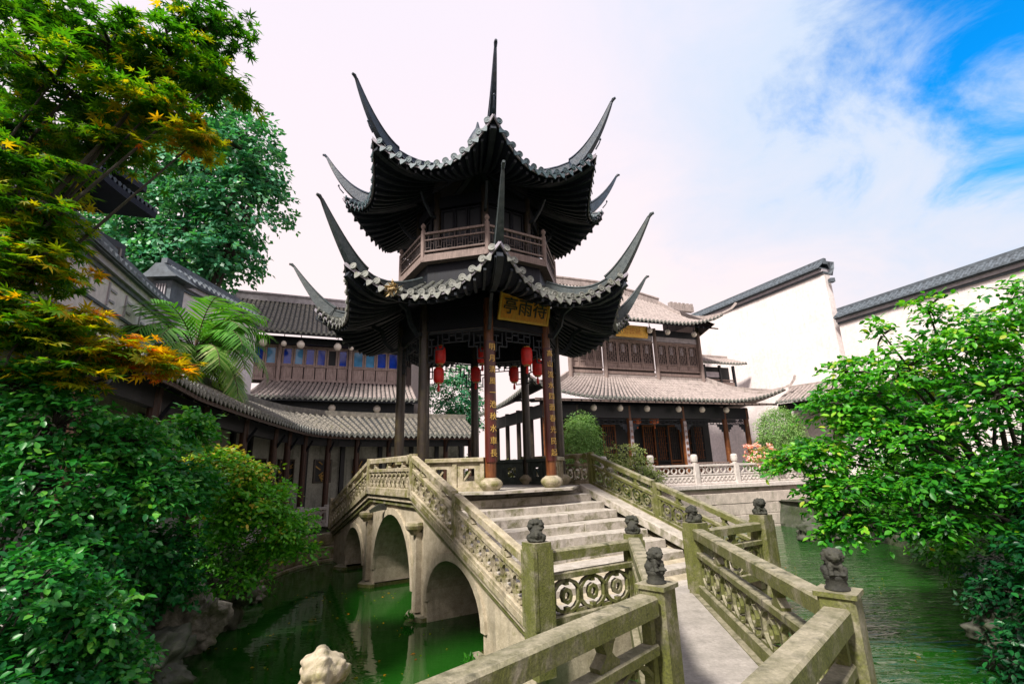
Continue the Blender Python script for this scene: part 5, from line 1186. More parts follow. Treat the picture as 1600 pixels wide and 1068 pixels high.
def globe(p, label, r=0.14, top=0.35):
    t = thing('globe_lamp', label, 'lamp', p, 'milk glass lamps under the eaves'); x, y, z = p
    s = MB(); s.lathe((x, y, z-r), [(0.03, 0), (0.6*r, 0.12*r), (0.95*r, 0.65*r), (r, r), (0.9*r, 1.45*r), (0.55*r, 1.85*r), (0.4*r, 2*r)], 14); s.build('lamp_globe', M['globe'], t, smooth=True)
    s = MB(); s.lathe((x, y, z+r*0.95), [(0.42*r, 0), (0.5*r, 0.03), (0.2*r, 0.07), (0.02, 0.09), (0.015, top)], 10); s.build('lamp_stem', M['hall_dark'], t)
nm = ['behind the clipped dome shrub', 'left of the left couplet post', 'above the left orange lantern', 'left of the middle couplet post', 'between the two right columns', 'on the right column head']
for u, d_ in zip((1.77, 3.11, 4.54, 6.30, 7.68, 9.15), nm): globe(FR(u, -0.5, 4.32), 'globe lamp under right hall lower eave, '+d_)
for u, d_ in zip((5.66, 6.74, 8.40), ('beside the gold signboard', 'midway along the right bay', 'by the corner post')): globe(FR(u, -1.2, 8.30), 'globe lamp under right hall upper eave, '+d_)
nm = ['behind the downpipe', 'over the first blue panes', 'on the left post', 'over the pale blue panes', 'before the middle post', 'just right of the middle post', 'nearest the pavilion eave']
for u, d_ in zip((-1.15, -0.5, 0.3, 0.97, 2.49, 3.07, 4.33), nm): globe(FL(u, -0.75, 7.33), 'globe lamp under left hall upper eave, '+d_, 0.17 if u in (-0.5, 0.97, 2.49) else 0.12)
for u, d_ in zip((2.4, 4.27), ('left one', 'right one')): globe(FL(u, -0.4, 4.55), 'globe lamp under left hall lower eave, the '+d_+' of two', 0.16, 0.3)

# ================================================================== PLANTS AND ROCKS
def leaf_tpl(kind):
    if kind == 'diamond': return np.array([(0, 0, 0), (.45, .30, .05), (1, 0, -.05), (.45, -.30, .05)], float), [(0, 3, 2, 1)]
    if kind == 'oval':
        v = [(0, 0, 0), (.28, .24, .05), (.62, .25, .04), (1, 0, -.10), (.62, -.25, .04), (.28, -.24, .05), (.45, 0, -.03)]
        return np.array(v, float), [(0, 6, 1), (1, 6, 2), (2, 6, 3), (3, 6, 4), (4, 6, 5), (5, 6, 0)]
    if kind == 'lance':
        v = [(0, 0, 0), (.35, .13, .03), (.7, .10, .0), (1, 0, -.12), (.7, -.10, .0), (.35, -.13, .03), (.5, 0, -.03)]
        return np.array(v, float), [(0, 6, 1), (1, 6, 2), (2, 6, 3), (3, 6, 4), (4, 6, 5), (5, 6, 0)]
    if kind == 'maple':
        v = [(0.0, 0, 0)]; f = []
        angs = [-125, -82, -40, 0, 40, 82, 125]; lens = [.38, .68, .92, 1.0, .92, .68, .38]
        pts = []
        for i, (a, l) in enumerate(zip(angs, lens)):
            a = math.radians(a); pts.append((l*COS(a), l*SIN(a), -0.16*l*l))
            pl = 0.16; 
            pts[-1:] = [(0.55*l*COS(a-0.17), 0.55*l*SIN(a-0.17), -0.03), pts[-1], (0.55*l*COS(a+0.17), 0.55*l*SIN(a+0.17), -0.03)]
            if i < 6: b_ = (a+math.radians(angs[i+1]))/2; pts.append((0.27*COS(b_), 0.27*SIN(b_), 0.02))
        v += pts; n = len(pts)
        return np.array(v, float), [(0, 1+i, 2+i) for i in range(n-1)]
def rand_rot(nrm, rng, wob=0.5, roll=None):
    """rotation matrices with local z near nrm and random yaw"""
    n = nrm+rng.normal(0, wob, nrm.shape); n /= np.linalg.norm(n, axis=1)[:, None]+1e-9
    h = rng.normal(0, 1, n.shape) if roll is None else roll+rng.normal(0, 0.45, n.shape)
    x = h-(h*n).sum(1)[:, None]*n; x /= np.linalg.norm(x, axis=1)[:, None]+1e-9
    y = np.cross(n, x); return np.stack([x, y, n], axis=2)
def leaf_mesh(name, tpl, P, R, S, tint, mat, parent, kind=None, smooth=False):
    V, F = tpl; n = len(P); k = len(V)
    W_ = np.einsum('nij,kj->nki', R, V)*S[:, None, None]+P[:, None, :]; off = np.array(wloc(parent)) if parent is not None else np.zeros(3)
    co = (W_.reshape(-1, 3)-off).astype(np.float32)
    me = bpy.data.meshes.new(name); lens = np.array([len(f) for f in F]); flat = np.concatenate([np.array(f) for f in F])
    idx = (flat[None, :]+(np.arange(n)*k)[:, None]).reshape(-1).astype(np.int32); tot = np.tile(lens, n).astype(np.int32); st = np.concatenate([[0], np.cumsum(tot)[:-1]]).astype(np.int32)
    me.vertices.add(n*k); me.vertices.foreach_set('co', co.ravel()); me.loops.add(len(idx)); me.loops.foreach_set('vertex_index', idx)
    me.polygons.add(len(tot)); me.polygons.foreach_set('loop_start', st)
    me.update(calc_edges=True)
    at = me.attributes.new('tint', 'FLOAT', 'FACE'); at.data.foreach_set('value', np.repeat(tint, len(F)).astype(np.float32))
    me.materials.append(mat); me.validate(); o = bpy.data.objects.new(name, me); COL.objects.link(o)
    if parent is not None: o.parent = parent
    if kind: o['kind'] = kind
    return o
def sample_blobs(blobs, n, rng, per=14, spread=0.16, shell=0.55, up=0.55, flat=0.6, twigged=True, lift=0.0):
    """leaf positions in sprays gathered towards the outside of several ellipsoids; returns P, normals, spray tint, direction"""
    w = np.array([b[6] if len(b) > 6 else (b[3]*b[4]+b[4]*b[5]+b[3]*b[5]) for b in blobs], float); w /= w.sum(); Ps, Ns, Ts, Ds, Cs = [], [], [], [], []
    for b, ww in zip(blobs, w):
        nc = max(1, int(n*ww/per)); d = rng.normal(0, 1, (nc, 3)); d /= np.linalg.norm(d, axis=1)[:, None]
        r = shell+(1-shell)*rng.random(nc)**0.6+0.10*rng.normal(0, 1, nc)
        rad = np.array(b[3:6]); c = np.array(b[:3])+d*rad*r[:, None]; out_ = d/rad; out_ /= np.linalg.norm(out_, axis=1)[:, None]
        sp = spread*(0.6+0.8*rng.random(nc)); tb = lift+(b[7] if len(b) > 7 else 0.5)+rng.normal(0, 0.13, nc)
        tw = out_*0.75+rng.normal(0, 0.45, (nc, 3))+np.array([0, 0, 0.22]); tw /= np.linalg.norm(tw, axis=1)[:, None]
        o = rng.normal(0, 0.42, (nc, per, 3))*sp[:, None, None]+tw[:, None, :]*(np.linspace(-1.3, 1.9, per)[None, :, None]*sp[:, None, None]) if twigged else rng.normal(0, 1, (nc, per, 3))*sp[:, None, None]
        nn_ = up*np.array([0, 0, 1])+(1-up)*out_; nn_ /= np.linalg.norm(nn_, axis=1)[:, None]
        o -= flat*(o*nn_[:, None, :]).sum(2)[:, :, None]*nn_[:, None, :]
        Ps.append((c[:, None, :]+o).reshape(-1, 3)); Ns.append(np.repeat(nn_, per, 0)); Ts.append(np.repeat(tb, per)); Ds.append((o*0.6+tw[:, None, :]*0.12+rng.normal(0, 0.06, o.shape)).reshape(-1, 3)); Cs.append(c)
    P = np.concatenate(Ps); dd = np.concatenate(Ds); dd /= np.linalg.norm(dd, axis=1)[:, None]+1e-9
    return P, np.concatenate(Ns), np.concatenate(Ts), dd, np.concatenate(Cs)
SINGLE = {}
def single_meshes(kind, mat):
    key = (kind, mat.name)
    if key not in SINGLE:
        V, F = leaf_tpl(kind); L_ = []
        for tv in (0.1, 0.25, 0.4, 0.5, 0.6, 0.7, 0.8, 0.9, 1.0):
            me = bpy.data.meshes.new('leaf'); me.from_pydata([tuple(v) for v in V], [], F); at = me.attributes.new('tint', 'FLOAT', 'FACE'); at.data.foreach_set('value', [tv]*len(F)); me.materials.append(mat); me.update(); L_.append((tv, me))
        SINGLE[key] = L_
    return SINGLE[key]
def plant(name, label, cat, base, blobs, n, size, mat, tpl='oval', seed=1, per=14, spread=0.16, shell=0.55, up=0.55, flat=0.6, wob=0.45, singles=0, trunk=0.08, limbs=True, twigs=60, group=None, trunk_mat='bark', droop=None, tint_sd=0.12, lt=0.55, twigged=True, cull=None, lift=0.0):
    rng = np.random.default_rng(seed); t = thing(name, label, cat, base, group)
    P, Nn, T, D, Cc = sample_blobs(blobs, n, rng, per, spread, shell, up, flat, twigged, lift)
    if cull is not None: k = cull(P); P, Nn, T, D = P[k], Nn[k], T[k], D[k]
    if droop: D = D+np.array([0, 0, -droop])
    R = rand_rot(Nn, rng, wob, D); S = size*(0.7+0.6*rng.random(len(P))); T = np.clip(T+rng.normal(0, tint_sd, len(P)), 0, 1)
    if singles:                                            # the leaves that show largest are pieces of their own
        cam_p = np.array([0, 0, 1.84]); dist = np.linalg.norm(P-cam_p, axis=1); order = np.argsort(dist/S)
        fwd = P[:, 1] > 0.8; order = order[fwd[order]][:singles*3]; pick = rng.choice(order, min(singles, len(order)), replace=False); mask = np.zeros(len(P), bool); mask[pick] = True
        ms = single_meshes(tpl, mat); bw = wloc(t)
        for i in pick:
            me = min(ms, key=lambda q_: abs(q_[0]-T[i]))[1]; o = bpy.data.objects.new('leaf', me); COL.objects.link(o); o.parent = t
            o.location = Vector(P[i])-bw; o.rotation_euler = Matrix(R[i].tolist()).to_euler(); o.scale = (S[i],)*3
        P, R, S, T = P[~mask], R[~mask], S[~mask], T[~mask]
    leaf_mesh('foliage', leaf_tpl(tpl), P, R, S, T, mat, t, 'stuff')
    if trunk:
        b0 = Vector(base); q = MB(); cen = sum((Vector(b[:3]) for b in blobs), Vector())/len(blobs); rr = random.Random(seed)
        fork = b0.lerp(cen, 0.35); fork.x += rr.uniform(-.1, .1)
        q.tube([b0-UP*0.3, b0.lerp(fork, 0.5)+Vector((rr.uniform(-.06, .06), rr.uniform(-.06, .06), 0)), fork], [trunk*1.15, trunk, trunk*0.85], 9); q.build('trunk', M[trunk_mat], t, smooth=True)
        if limbs:
            for b in blobs:
                c = Vector(b[:3]); mid = fork.lerp(c, 0.5)+Vector((rr.uniform(-.15, .15), rr.uniform(-.15, .15), rr.uniform(0, .25))); q = MB()
                q.tube([fork, fork.lerp(mid, .5), mid, mid.lerp(c, .6), c], [trunk*lt, trunk*lt*0.8, trunk*lt*0.6, trunk*lt*0.4, trunk*lt*0.22], 6); q.build('limb', M[trunk_mat], t, smooth=True)
            q = MB(); idx = rng.choice(len(Cc), min(twigs, len(Cc)), replace=False)
            for i in idx:
                c = Vector(Cc[i]); b = min(blobs, key=lambda b_: (Vector(b_[:3])-c).length); a = Vector(b[:3]).lerp(c, 0.1); m_ = a.lerp(c, 0.6)+UP*0.05
                q.tube([a, m_, c], [trunk*0.16+0.003, 0.006+trunk*0.07, 0.004], 4, cap=False)
            q.build('twigs', M[trunk_mat], t, kind='stuff')
    return t
# --- big broadleaf tree beyond the left wall
plant('broadleaf_tree', 'large teal green broadleaf tree standing behind the left white walls', 'tree', (-13.2, 18.6, 0.2),
      [(-12.4, 18, 14.2, 2.3, 2.2, 2.2), (-11.0, 18, 12.6, 1.7, 1.8, 1.7), (-14.2, 18, 12.0, 2.2, 2, 1.8), (-12.6, 18, 11.0, 2.2, 2, 1.6), (-13.5, 18, 17.0, 2.2, 2, 2.2), (-11.2, 18.0, 15.3, 1.5, 1.5, 1.5), (-15.6, 18, 15.4, 2.4, 2, 2.6), (-10.4, 18.0, 13.8, 1.0, 1.2, 0.9), (-13.6, 18, 9.8, 2.0, 1.8, 1.3), (-16.4, 18, 11.4, 2.0, 2, 2.0), (-11.2, 17.9, 10.4, 1.3, 1.3, 0.9)],
      26000, 0.24, M['tree_leaf'], 'diamond', 3, lift=0.14, per=16, spread=0.26, shell=0.62, trunk=0.32, twigs=120)
# --- Japanese maple, upper left, leaning over from the near bank
MAPB = [(-5.0, 4.3, 6.7, 0.8, 0.7, 0.4, 0.9, 0.20), (-4.3, 4.3, 6.45, 0.7, 0.6, 0.30, 0.8, 0.24), (-3.70, 4.4, 6.35, 0.55, 0.5, 0.24, 0.7, 0.30), (-3.25, 4.5, 6.12, 0.38, 0.36, 0.14, 0.35, 0.36), (-4.6, 4.1, 5.85, 0.7, 0.6, 0.28, 0.8, 0.32), (-3.80, 4.4, 5.68, 0.52, 0.5, 0.18, 0.6, 0.46),
        (-3.45, 4.6, 5.40, 0.30, 0.35, 0.11, 0.30, 0.60), (-4.25, 4.4, 5.25, 0.50, 0.4, 0.16, 0.5, 0.42), (-3.45, 4.5, 6.85, 0.55, 0.5, 0.2, 0.5, 0.12), (-5.1, 4.2, 5.3, 0.6, 0.5, 0.3, 0.6, 0.28), (-4.75, 4.2, 4.85, 0.5, 0.45, 0.2, 0.5, 0.36),
        (-4.75, 4.2, 4.45, 0.55, 0.5, 0.22, 0.7, 0.42), (-4.68, 4.4, 4.15, 0.40, 0.42, 0.18, 0.55, 0.50), (-4.7, 4.3, 3.85, 0.50, 0.5, 0.2, 0.7, 0.46), (-4.40, 4.5, 3.36, 0.48, 0.5, 0.15, 0.7, 0.58), (-4.0, 4.8, 3.08, 0.40, 0.4, 0.13, 0.6, 0.64), (-4.55, 4.3, 3.15, 0.5, 0.5, 0.20, 0.7, 0.44), (-3.72, 5.0, 2.98, 0.26, 0.3, 0.10, 0.28, 0.70), (-4.9, 4.1, 3.4, 0.5, 0.4, 0.3, 0.6, 0.36), (-4.2, 4.5, 2.82, 0.45, 0.4, 0.14, 0.5, 0.45), (-5.3, 4.6, 5.9, 0.7, 0.4, 0.5, 0.7, 0.25), (-5.2, 4.6, 4.0, 0.6, 0.4, 0.4, 0.6, 0.34), (-4.6, 4.9, 6.0, 0.6, 0.3, 0.4, 0.6, 0.25)]
plant('maple_tree', 'Japanese maple turning from green to orange leaning in from the upper left bank', 'tree', (-6.9, 4.0, 0.2), MAPB, 13000, 0.098, M['maple'], 'maple', 5, per=11, spread=0.105, shell=0.15, up=0.80, flat=0.85, wob=0.36, singles=280, trunk=0.10, lt=0.34, droop=0.25, twigs=260, tint_sd=0.12)
# --- dark glossy shrubs along the left bank
plant('camellia_shrub', 'dark glossy shrub under the orange maple on the left bank', 'shrub', (-4.9, 4.7, 0.2),
      [(-4.35, 4.6, 2.35, 0.55, 0.5, 0.34, 1, .55), (-3.95, 5.0, 2.15, 0.36, 0.4, 0.28, 1, .6), (-4.2, 4.5, 1.80, 0.55, 0.5, 0.36, 1, .45), (-3.70, 5.0, 1.72, 0.30, 0.36, 0.28, 1, .55), (-4.75, 4.2, 1.8, 0.5, 0.5, 0.6, 1, .4), (-3.95, 4.7, 1.32, 0.40, 0.4, 0.22, 1, .4), (-4.6, 4.4, 2.7, 0.45, 0.45, 0.24, .7, .5)],
      14000, 0.070, M['camellia'], 'oval', 8, lift=0.10, per=12, spread=0.085, shell=0.45, up=0.65, flat=0.7, singles=120, trunk=0.05, lt=0.4, twigs=200)
plant('camellia_shrub', 'low dark shrub at the bottom left corner in front of the garden rock', 'shrub', (-4.1, 3.8, 0.0),
      [(-3.6, 3.9, 1.10, 0.42, 0.4, 0.26, 1, .4), (-3.40, 4.2, 0.82, 0.30, 0.33, 0.24, 1, .5), (-3.60, 4.1, 0.58, 0.38, 0.36, 0.26, 1, .35), (-3.30, 4.4, 0.40, 0.25, 0.3, 0.2, 1, .45), (-3.95, 3.8, 0.6, 0.45, 0.45, 0.6, 1, .3), (-3.3, 3.9, 0.2, 0.32, 0.32, 0.25, 1, .35), (-3.25, 3.3, 0.45, 0.35, 0.3, 0.3, 1, .3)],
      11000, 0.066, M['camellia'], 'oval', 9, lift=0.14, per=12, spread=0.080, shell=0.4, up=0.65, flat=0.7, singles=90, trunk=0.04, lt=0.4, twigs=160)
plant('camellia_shrub', 'middle dark shrub with pointed upper sprays beside the gallery eave on the left', 'shrub', (-5.2, 6.2, 0.2),
      [(-4.40, 5.9, 2.20, 0.46, 0.46, 0.32, 1, .6), (-4.1, 6.2, 2.45, 0.22, 0.25, 0.22, .7, .7), (-4.5, 6.0, 1.70, 0.55, 0.5, 0.4, 1, .5), (-4.05, 6.2, 1.75, 0.3, 0.3, 0.3, 1, .5), (-4.8, 6.0, 1.0, 0.5, 0.5, 0.5, 1, .3), (-4.4, 6.4, 0.95, 0.4, 0.4, 0.3, 1, .3), (-4.6, 6.7, 0.5, 0.5, 0.45, 0.3, 1, .3), (-5.0, 7.4, 0.5, 0.4, 0.4, 0.35, 1, .3)],
      11500, 0.078, M['camellia'], 'oval', 10, lift=0.10, per=12, spread=0.095, shell=0.4, up=0.65, flat=0.7, singles=40, trunk=0.05, lt=0.4, twigs=140)
# --- bright green shrub with yellowing top
plant('garden_shrub', 'bright green rounded shrub with yellowing top beside the water on the left', 'shrub', (-5.2, 8.0, 0.1),
      [(-4.15, 7.1, 1.82, 0.55, 0.5, 0.34, 1.0, 0.55), (-3.75, 7.3, 1.50, 0.50, 0.5, 0.30, 1.0, 0.55), (-4.35, 7.2, 2.10, 0.40, 0.4, 0.18, 0.5, 0.88), (-3.45, 7.6, 1.15, 0.40, 0.4, 0.22, 0.7, 0.52), (-4.15, 7.3, 1.20, 0.48, 0.5, 0.28, 0.8, 0.42), (-3.85, 7.2, 1.92, 0.30, 0.3, 0.12, 0.3, 0.90), (-3.70, 7.8, 0.82, 0.42, 0.4, 0.18, 0.6, 0.46), (-4.5, 7.6, 0.75, 0.45, 0.4, 0.25, 0.5, 0.35), (-3.35, 7.9, 0.72, 0.28, 0.3, 0.12, 0.3, 0.5), (-4.0, 7.6, 0.45, 0.4, 0.4, 0.2, 0.5, 0.35)],
      15000, 0.066, M['bright_leaf'], 'oval', 12, lift=0.04, per=12, spread=0.095, shell=0.4, up=0.65, flat=0.7, singles=60, trunk=0.05, lt=0.4, twigs=200)
# --- green tree reaching in from the right bank
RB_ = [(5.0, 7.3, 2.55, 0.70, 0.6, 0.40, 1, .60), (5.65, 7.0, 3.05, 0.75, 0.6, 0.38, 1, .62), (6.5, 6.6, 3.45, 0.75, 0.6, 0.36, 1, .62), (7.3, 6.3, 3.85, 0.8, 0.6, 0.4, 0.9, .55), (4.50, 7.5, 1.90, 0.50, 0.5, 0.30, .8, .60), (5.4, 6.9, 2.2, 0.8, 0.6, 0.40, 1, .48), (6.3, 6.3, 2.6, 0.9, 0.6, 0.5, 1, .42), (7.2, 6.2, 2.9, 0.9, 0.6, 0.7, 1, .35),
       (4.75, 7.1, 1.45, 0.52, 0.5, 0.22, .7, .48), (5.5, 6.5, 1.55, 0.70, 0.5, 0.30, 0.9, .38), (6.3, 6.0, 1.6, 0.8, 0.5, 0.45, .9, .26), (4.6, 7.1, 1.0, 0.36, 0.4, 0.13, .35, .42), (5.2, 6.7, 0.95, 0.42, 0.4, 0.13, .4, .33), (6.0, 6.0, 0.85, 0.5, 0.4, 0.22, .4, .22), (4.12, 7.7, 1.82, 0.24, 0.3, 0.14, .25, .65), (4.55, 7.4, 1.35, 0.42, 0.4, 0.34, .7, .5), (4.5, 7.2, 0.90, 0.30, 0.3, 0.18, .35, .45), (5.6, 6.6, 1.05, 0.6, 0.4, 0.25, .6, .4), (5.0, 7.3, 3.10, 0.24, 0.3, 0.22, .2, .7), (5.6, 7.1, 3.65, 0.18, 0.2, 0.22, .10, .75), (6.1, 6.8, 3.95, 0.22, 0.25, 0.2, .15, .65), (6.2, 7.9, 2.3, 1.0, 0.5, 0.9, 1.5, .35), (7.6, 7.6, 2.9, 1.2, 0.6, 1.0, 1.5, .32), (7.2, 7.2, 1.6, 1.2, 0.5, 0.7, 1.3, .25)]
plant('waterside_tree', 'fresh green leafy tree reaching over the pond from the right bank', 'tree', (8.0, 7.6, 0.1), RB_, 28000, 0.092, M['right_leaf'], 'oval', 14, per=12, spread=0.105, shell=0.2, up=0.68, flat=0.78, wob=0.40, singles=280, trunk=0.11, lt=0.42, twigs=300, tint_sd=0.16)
plant('hedge_shrub', 'broad green shrub covering the far right bank behind the overhanging tree', 'shrub', (10.6, 13.0, 0.2),
      [(9.2, 10.8, 0.55, 1.1, 0.9, 0.75, 1, .4), (10.6, 13.2, 0.7, 1.2, 1.0, 0.9, 1, .4), (11.6, 16.0, 0.8, 1.2, 1.0, 1.0, 1, .4), (8.1, 9.3, 0.35, 0.8, 0.7, 0.6, .8, .35), (9.4, 11.6, 1.5, 1.1, 0.9, 0.7, 1, .45)], 12000, 0.11, M['bright_leaf'], 'diamond', 44, per=12, spread=0.13, shell=0.5, trunk=0.06, lt=0.4, twigs=80)
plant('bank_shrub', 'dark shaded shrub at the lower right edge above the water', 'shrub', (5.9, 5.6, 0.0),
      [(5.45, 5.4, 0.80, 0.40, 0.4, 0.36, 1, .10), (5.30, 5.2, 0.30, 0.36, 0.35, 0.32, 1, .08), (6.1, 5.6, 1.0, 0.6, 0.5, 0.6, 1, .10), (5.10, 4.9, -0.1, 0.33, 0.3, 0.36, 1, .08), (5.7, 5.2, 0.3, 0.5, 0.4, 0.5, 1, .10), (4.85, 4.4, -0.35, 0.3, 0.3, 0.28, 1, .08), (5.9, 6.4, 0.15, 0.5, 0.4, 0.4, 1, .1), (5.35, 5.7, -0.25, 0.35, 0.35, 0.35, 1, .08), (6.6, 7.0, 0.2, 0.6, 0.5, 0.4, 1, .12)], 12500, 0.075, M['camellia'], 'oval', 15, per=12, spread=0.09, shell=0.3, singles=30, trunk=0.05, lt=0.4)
# --- palm above the gallery roof
def palm(base, top, n, L_, seed):
    t = thing('windmill_palm', 'shaggy palm with drooping pale fronds rising behind the gallery roof', 'palm', base); rr = random.Random(seed); rng = np.random.default_rng(seed)
    q = MB(); b0 = Vector(base); tp = Vector(top); q.tube([b0-UP*0.3, b0.lerp(tp, .5)+Vector((.08, 0, 0)), tp], [0.16, 0.13, 0.15], 10); q.build('trunk', M['palm_trunk'], t, smooth=True)
    V = np.array([(0, .034, 0), (.5, .040, .0), (1, 0, -.14), (.5, -.040, 0), (0, -.034, 0)]); F = [(0, 4, 3, 1), (1, 3, 2)]
    for i in range(n):
        az = 2*PI*i*0.382+rr.uniform(-.2, .2); el = math.radians(rr.choice((78, 62, 48, 30, 12, -8, -25))+rr.uniform(-8, 8)); LL = L_*rr.uniform(0.85, 1.12); h = Vector((COS(az), SIN(az), 0))
        pts = []; p = tp.copy(); e = el
        for j in range(13): pts.append(p.copy()); p = p+(h*COS(e)+UP*SIN(e))*LL/12; e -= math.radians(3.0+j*0.95)
        P, R, S, T = [], [], [], []; sd_ = h.cross(UP)
        for j in range(3, 13):
            d = (pts[j]-pts[j-1]).normalized(); nrm = sd_.cross(d).normalized()
            for s_ in (-1, 1):
                for e2 in (0, 0.5):
                    x = (sd_*s_*0.85+d*0.75-UP*0.16*(1+rr.random())).normalized(); z = nrm; y = z.cross(x).normalized(); z = x.cross(y)
                    P.append(pts[j-1].lerp(pts[j], e2)); R.append(np.array([[x.x, y.x, z.x], [x.y, y.y, z.y], [x.z, y.z, z.z]])); S.append(0.66*SIN(PI*min(1, (j-1.6+e2)/13))**0.6*rr.uniform(.9, 1.1)); T.append(min(1, max(0, 0.45+(0.28 if el < 0.4 else 0)+rr.gauss(0, .12))))
        o = leaf_mesh('frond', (V, F), np.array(P), np.array(R), np.array(S), np.array(T), M['palm_leaf'], t)
        q = MB(); q.tube(pts, [0.018-0.001*j for j in range(13)], 5); q.build('frond_stalk', M['palm_trunk'], o)
palm((-8.2, 11.9, 0.2), (-7.85, 11.6, 4.85), 60, 2.05, 21)
# --- clipped and flowering shrubs on the terrace, tree beyond the gallery
def terr(x, y): return (x, y, 1.0)
plant('clipped_shrub', 'tall clipped dome shrub beside the right pavilion columns', 'shrub', terr(2.6, 19.6), [(2.62, 19.4, 2.35, 0.80, 0.7, 1.35), (2.62, 19.4, 3.1, 0.6, 0.55, 0.80)], 13000, 0.09, M['dome_leaf'], 'lance', 31, per=12, spread=0.09, shell=0.72, trunk=0.07, limbs=False, droop=0.5, twigged=False, group='clipped dome shrubs')
plant('clipped_shrub', 'round topped clipped dome shrub at the right end of the terrace', 'shrub', terr(12.1, 22.5), [(12.05, 22.4, 2.55, 1.1, 0.9, 1.4), (12.0, 22.4, 3.2, 0.9, 0.8, 0.95)], 15000, 0.10, M['dome_leaf'], 'lance', 32, per=12, spread=0.10, shell=0.72, trunk=0.07, limbs=False, droop=0.5, twigged=False, group='clipped dome shrubs')
plant('flowering_bush', 'cream green bush behind the bridge railing in front of the right hall', 'bush', terr(4.3, 19.4), [(4.15, 18.9, 2.25, 0.75, 0.5, 0.42, 1, .6), (4.5, 18.7, 1.75, 0.6, 0.4, 0.45, 1, .6), (3.6, 18.8, 1.7, 0.6, 0.45, 0.5, 1, .5), (5.0, 18.6, 1.35, 0.5, 0.35, 0.35, .7, .6)], 4200, 0.085, M['bush_leaf'], 'diamond', 33, per=12, spread=0.10, shell=0.6, trunk=0.05)
plant('overhanging_bush', 'leafy bush trailing over the embankment behind the far bridge railing', 'bush', (2.9, 18.0, 0.9), [(2.9, 17.6, 1.25, 0.7, 0.4, 0.45, 1, .45), (3.6, 17.8, 0.8, 0.6, 0.35, 0.45, 1, .45), (2.3, 17.4, 0.8, 0.6, 0.35, 0.5, 1, .4), (4.4, 18.2, 0.75, 0.5, 0.3, 0.4, .8, .5)], 4600, 0.085, M['bush_leaf'], 'diamond', 34, per=12, spread=0.10, shell=0.5, trunk=0.05)
plant('yellow_shrub', 'small yellow green shrub seen over the dark parapet between the couplet columns', 'shrub', (0.0, 18.9, 0.3), [(-0.05, 18.6, 1.75, 0.55, 0.4, 0.42, 1, .9), (0.3, 18.6, 1.3, 0.6, 0.4, 0.5, 1, .8)], 1800, 0.08, M['bush_leaf'], 'diamond', 35, per=12, spread=0.09, shell=0.6, trunk=0.04)
plant('garden_tree', 'green tree seen between the pavilion columns beyond the gallery roof', 'tree', (-3.0, 27.5, 0.2), [(-3.3, 27, 5.8, 1.5, 1.2, 1.2), (-2.3, 27, 5.0, 1.0, 1, 0.9), (-3.1, 27, 4.4, 1.1, 1, 0.8), (-2.9, 27, 6.9, 1.0, 1, 0.6)], 6500, 0.16, M['tree_leaf'], 'diamond', 36, per=14, spread=0.18, shell=0.6, trunk=0.16)
plant('courtyard_shrub', 'small green shrub in the opening under the rear gallery roof', 'shrub', (-2.3, 22.5, 0.2), [(-2.3, 22.3, 1.9, 0.5, 0.4, 0.7, 1, .8), (-1.7, 22.3, 1.6, 0.4, 0.4, 0.6, 1, .8)], 1500, 0.09, M['bright_leaf'], 'diamond', 37, per=12, spread=0.1, shell=0.5, trunk=0.04)
# azalea: leaves and pink blossoms
az = plant('azalea_bush', 'pink flowering azalea beside the white balustrade on the right', 'bush', terr(10.65, 21.6), [(10.6, 21.5, 1.75, 0.8, 0.5, 0.65, 1, .6)], 1800, 0.085, M['bright_leaf'], 'diamond', 38, per=10, spread=0.10, shell=0.5, trunk=0.04, limbs=False)
rng = np.random.default_rng(39); P, Nn, T, D, _ = sample_blobs([(10.5, 21.35, 2.1, 0.72, 0.45, 0.5)], 900, rng, 12, 0.06, 0.85, 0.4, 0.5)
leaf_mesh('blossoms', leaf_tpl('oval'), P, rand_rot(Nn, rng, 0.6, D), np.full(len(P), 0.085), rng.random(len(P)), M['petal'], az, 'stuff')
# dry tuft growing on the lower eave
tf = thing('dry_tuft', 'dry straw coloured tuft growing out of the lower pavilion eave tiles', 'plant', (-1.9, 9.35, 5.15)); rng = np.random.default_rng(40); n = 70
_p = S8(-1, 3.55, -0.70, 5.36); tf.location = _p
leaf_mesh('dry_blades', leaf_tpl('lance'), np.array(_p)+rng.normal(0, 0.035, (n, 3)), rand_rot(rng.normal(0, 1, (n, 3)), rng, 0.3, np.array([0.1, -0.3, -0.7])), 0.10+0.12*rng.random(n), rng.random(n), M['straw'], tf, 'stuff')
# small ferns at the pier feet
for (a_, l_), d_ in zip(((1.9, -2.45), (4.28, -2.48)), ('between the two nearer arches', 'below the nearest arch end')):
    p = B(a_, l_, WATER_Z+0.08); n = 60; rng = np.random.default_rng(int(a_*10)); f_ = thing('water_fern', 'small green fern on the pier foot '+d_, 'fern', p)
    leaf_mesh('fern_blades', leaf_tpl('lance'), np.array(p)+rng.normal(0, 0.05, (n, 3))*np.array([1, 1, .4]), rand_rot(rng.normal(0, 1, (n, 3)), rng, .3, np.array([0, -.2, .9])), 0.05+0.07*rng.random(n), 0.3*rng.random(n), M['bright_leaf'], f_, 'stuff')
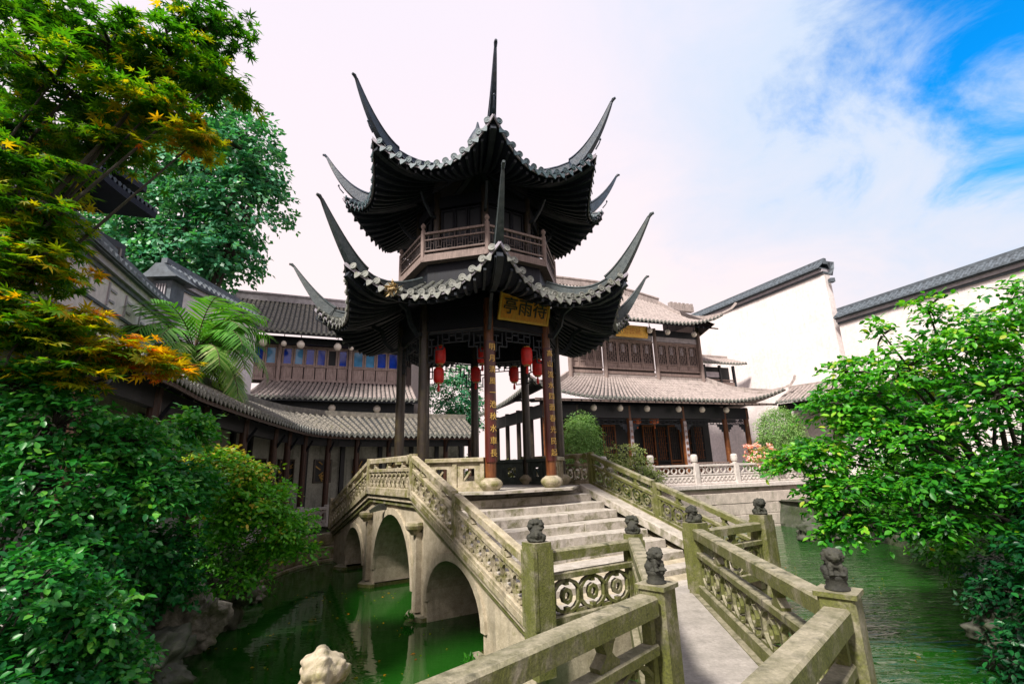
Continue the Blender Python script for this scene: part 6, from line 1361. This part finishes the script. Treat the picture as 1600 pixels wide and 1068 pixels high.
# a few fallen leaves and scum flecks on the water
rng = np.random.default_rng(50); n = 170; P = np.stack([rng.uniform(-5, 0, n), rng.uniform(4.5, 12, n), np.full(n, WATER_Z+0.006)], 1); P2 = np.stack([rng.uniform(3, 8, 60), rng.uniform(6, 14, 60), np.full(60, WATER_Z+0.006)], 1); P = np.concatenate([P, P2]); n = len(P)
fl_ = leaf_mesh('floating_leaves', leaf_tpl('oval'), P, rand_rot(np.tile(np.array([0, 0, 1.0]), (n, 1)), rng, 0.03), 0.03+0.05*rng.random(n)**2, 0.4+0.6*rng.random(n), M['maple'], None, 'stuff'); fl_['label'] = 'fallen leaves scattered on the pond water'; fl_['category'] = 'leaves'
# rocks
def rock(label, c, s, seed, name='garden_rock', mat='rock'):
    bm = bmesh.new(); bmesh.ops.create_icosphere(bm, subdivisions=5, radius=1.0); off = Vector((seed*3.1, seed*1.7, 0))
    for v in bm.verts:
        d = v.co.normalized(); r = 1+0.42*noise.noise(d*1.6+off)+0.20*noise.noise(d*4.2+off)+0.10*noise.noise(d*10+off)-0.30*max(0, 0.35-abs(noise.noise(d*3.4+off*2)))-0.16*max(0, noise.noise(d*8+off)-0.1); v.co = Vector((d.x*s[0], d.y*s[1], d.z*s[2]))*r
    me = bpy.data.meshes.new(name); bm.to_mesh(me); bm.free(); me.polygons.foreach_set('use_smooth', [True]*len(me.polygons)); me.materials.append(M[mat]); o = bpy.data.objects.new(name, me); COL.objects.link(o); o.location = c
    return tag(o, label, 'rock', 'rocks along the pond bank')
rock('pale pitted rock at the waterline below the dark left shrubs', (-5.25, 8.2, -0.25), (0.62, 0.5, 0.55), 1)
rock('rounded rock under the bright green shrub', (-5.3, 9.4, -0.1), (0.6, 0.5, 0.65), 2, mat='bank')
rock('low flat rock at the foot of the quay', (-6.1, 11.2, -0.55), (0.7, 0.4, 0.28), 3)
rock('dark bank rock at the bottom left edge', (-4.5, 6.3, -0.35), (0.6, 0.6, 0.5), 4, mat='bank')
rock('dark bank rock half hidden at the lower right edge', (6.2, 6.4, -0.3), (0.7, 0.5, 0.35), 5, mat='bank')
rock('mossy boulder beside the embankment corner', (10.3, 17.2, -0.55), (0.9, 0.7, 0.6), 7, mat='bank')
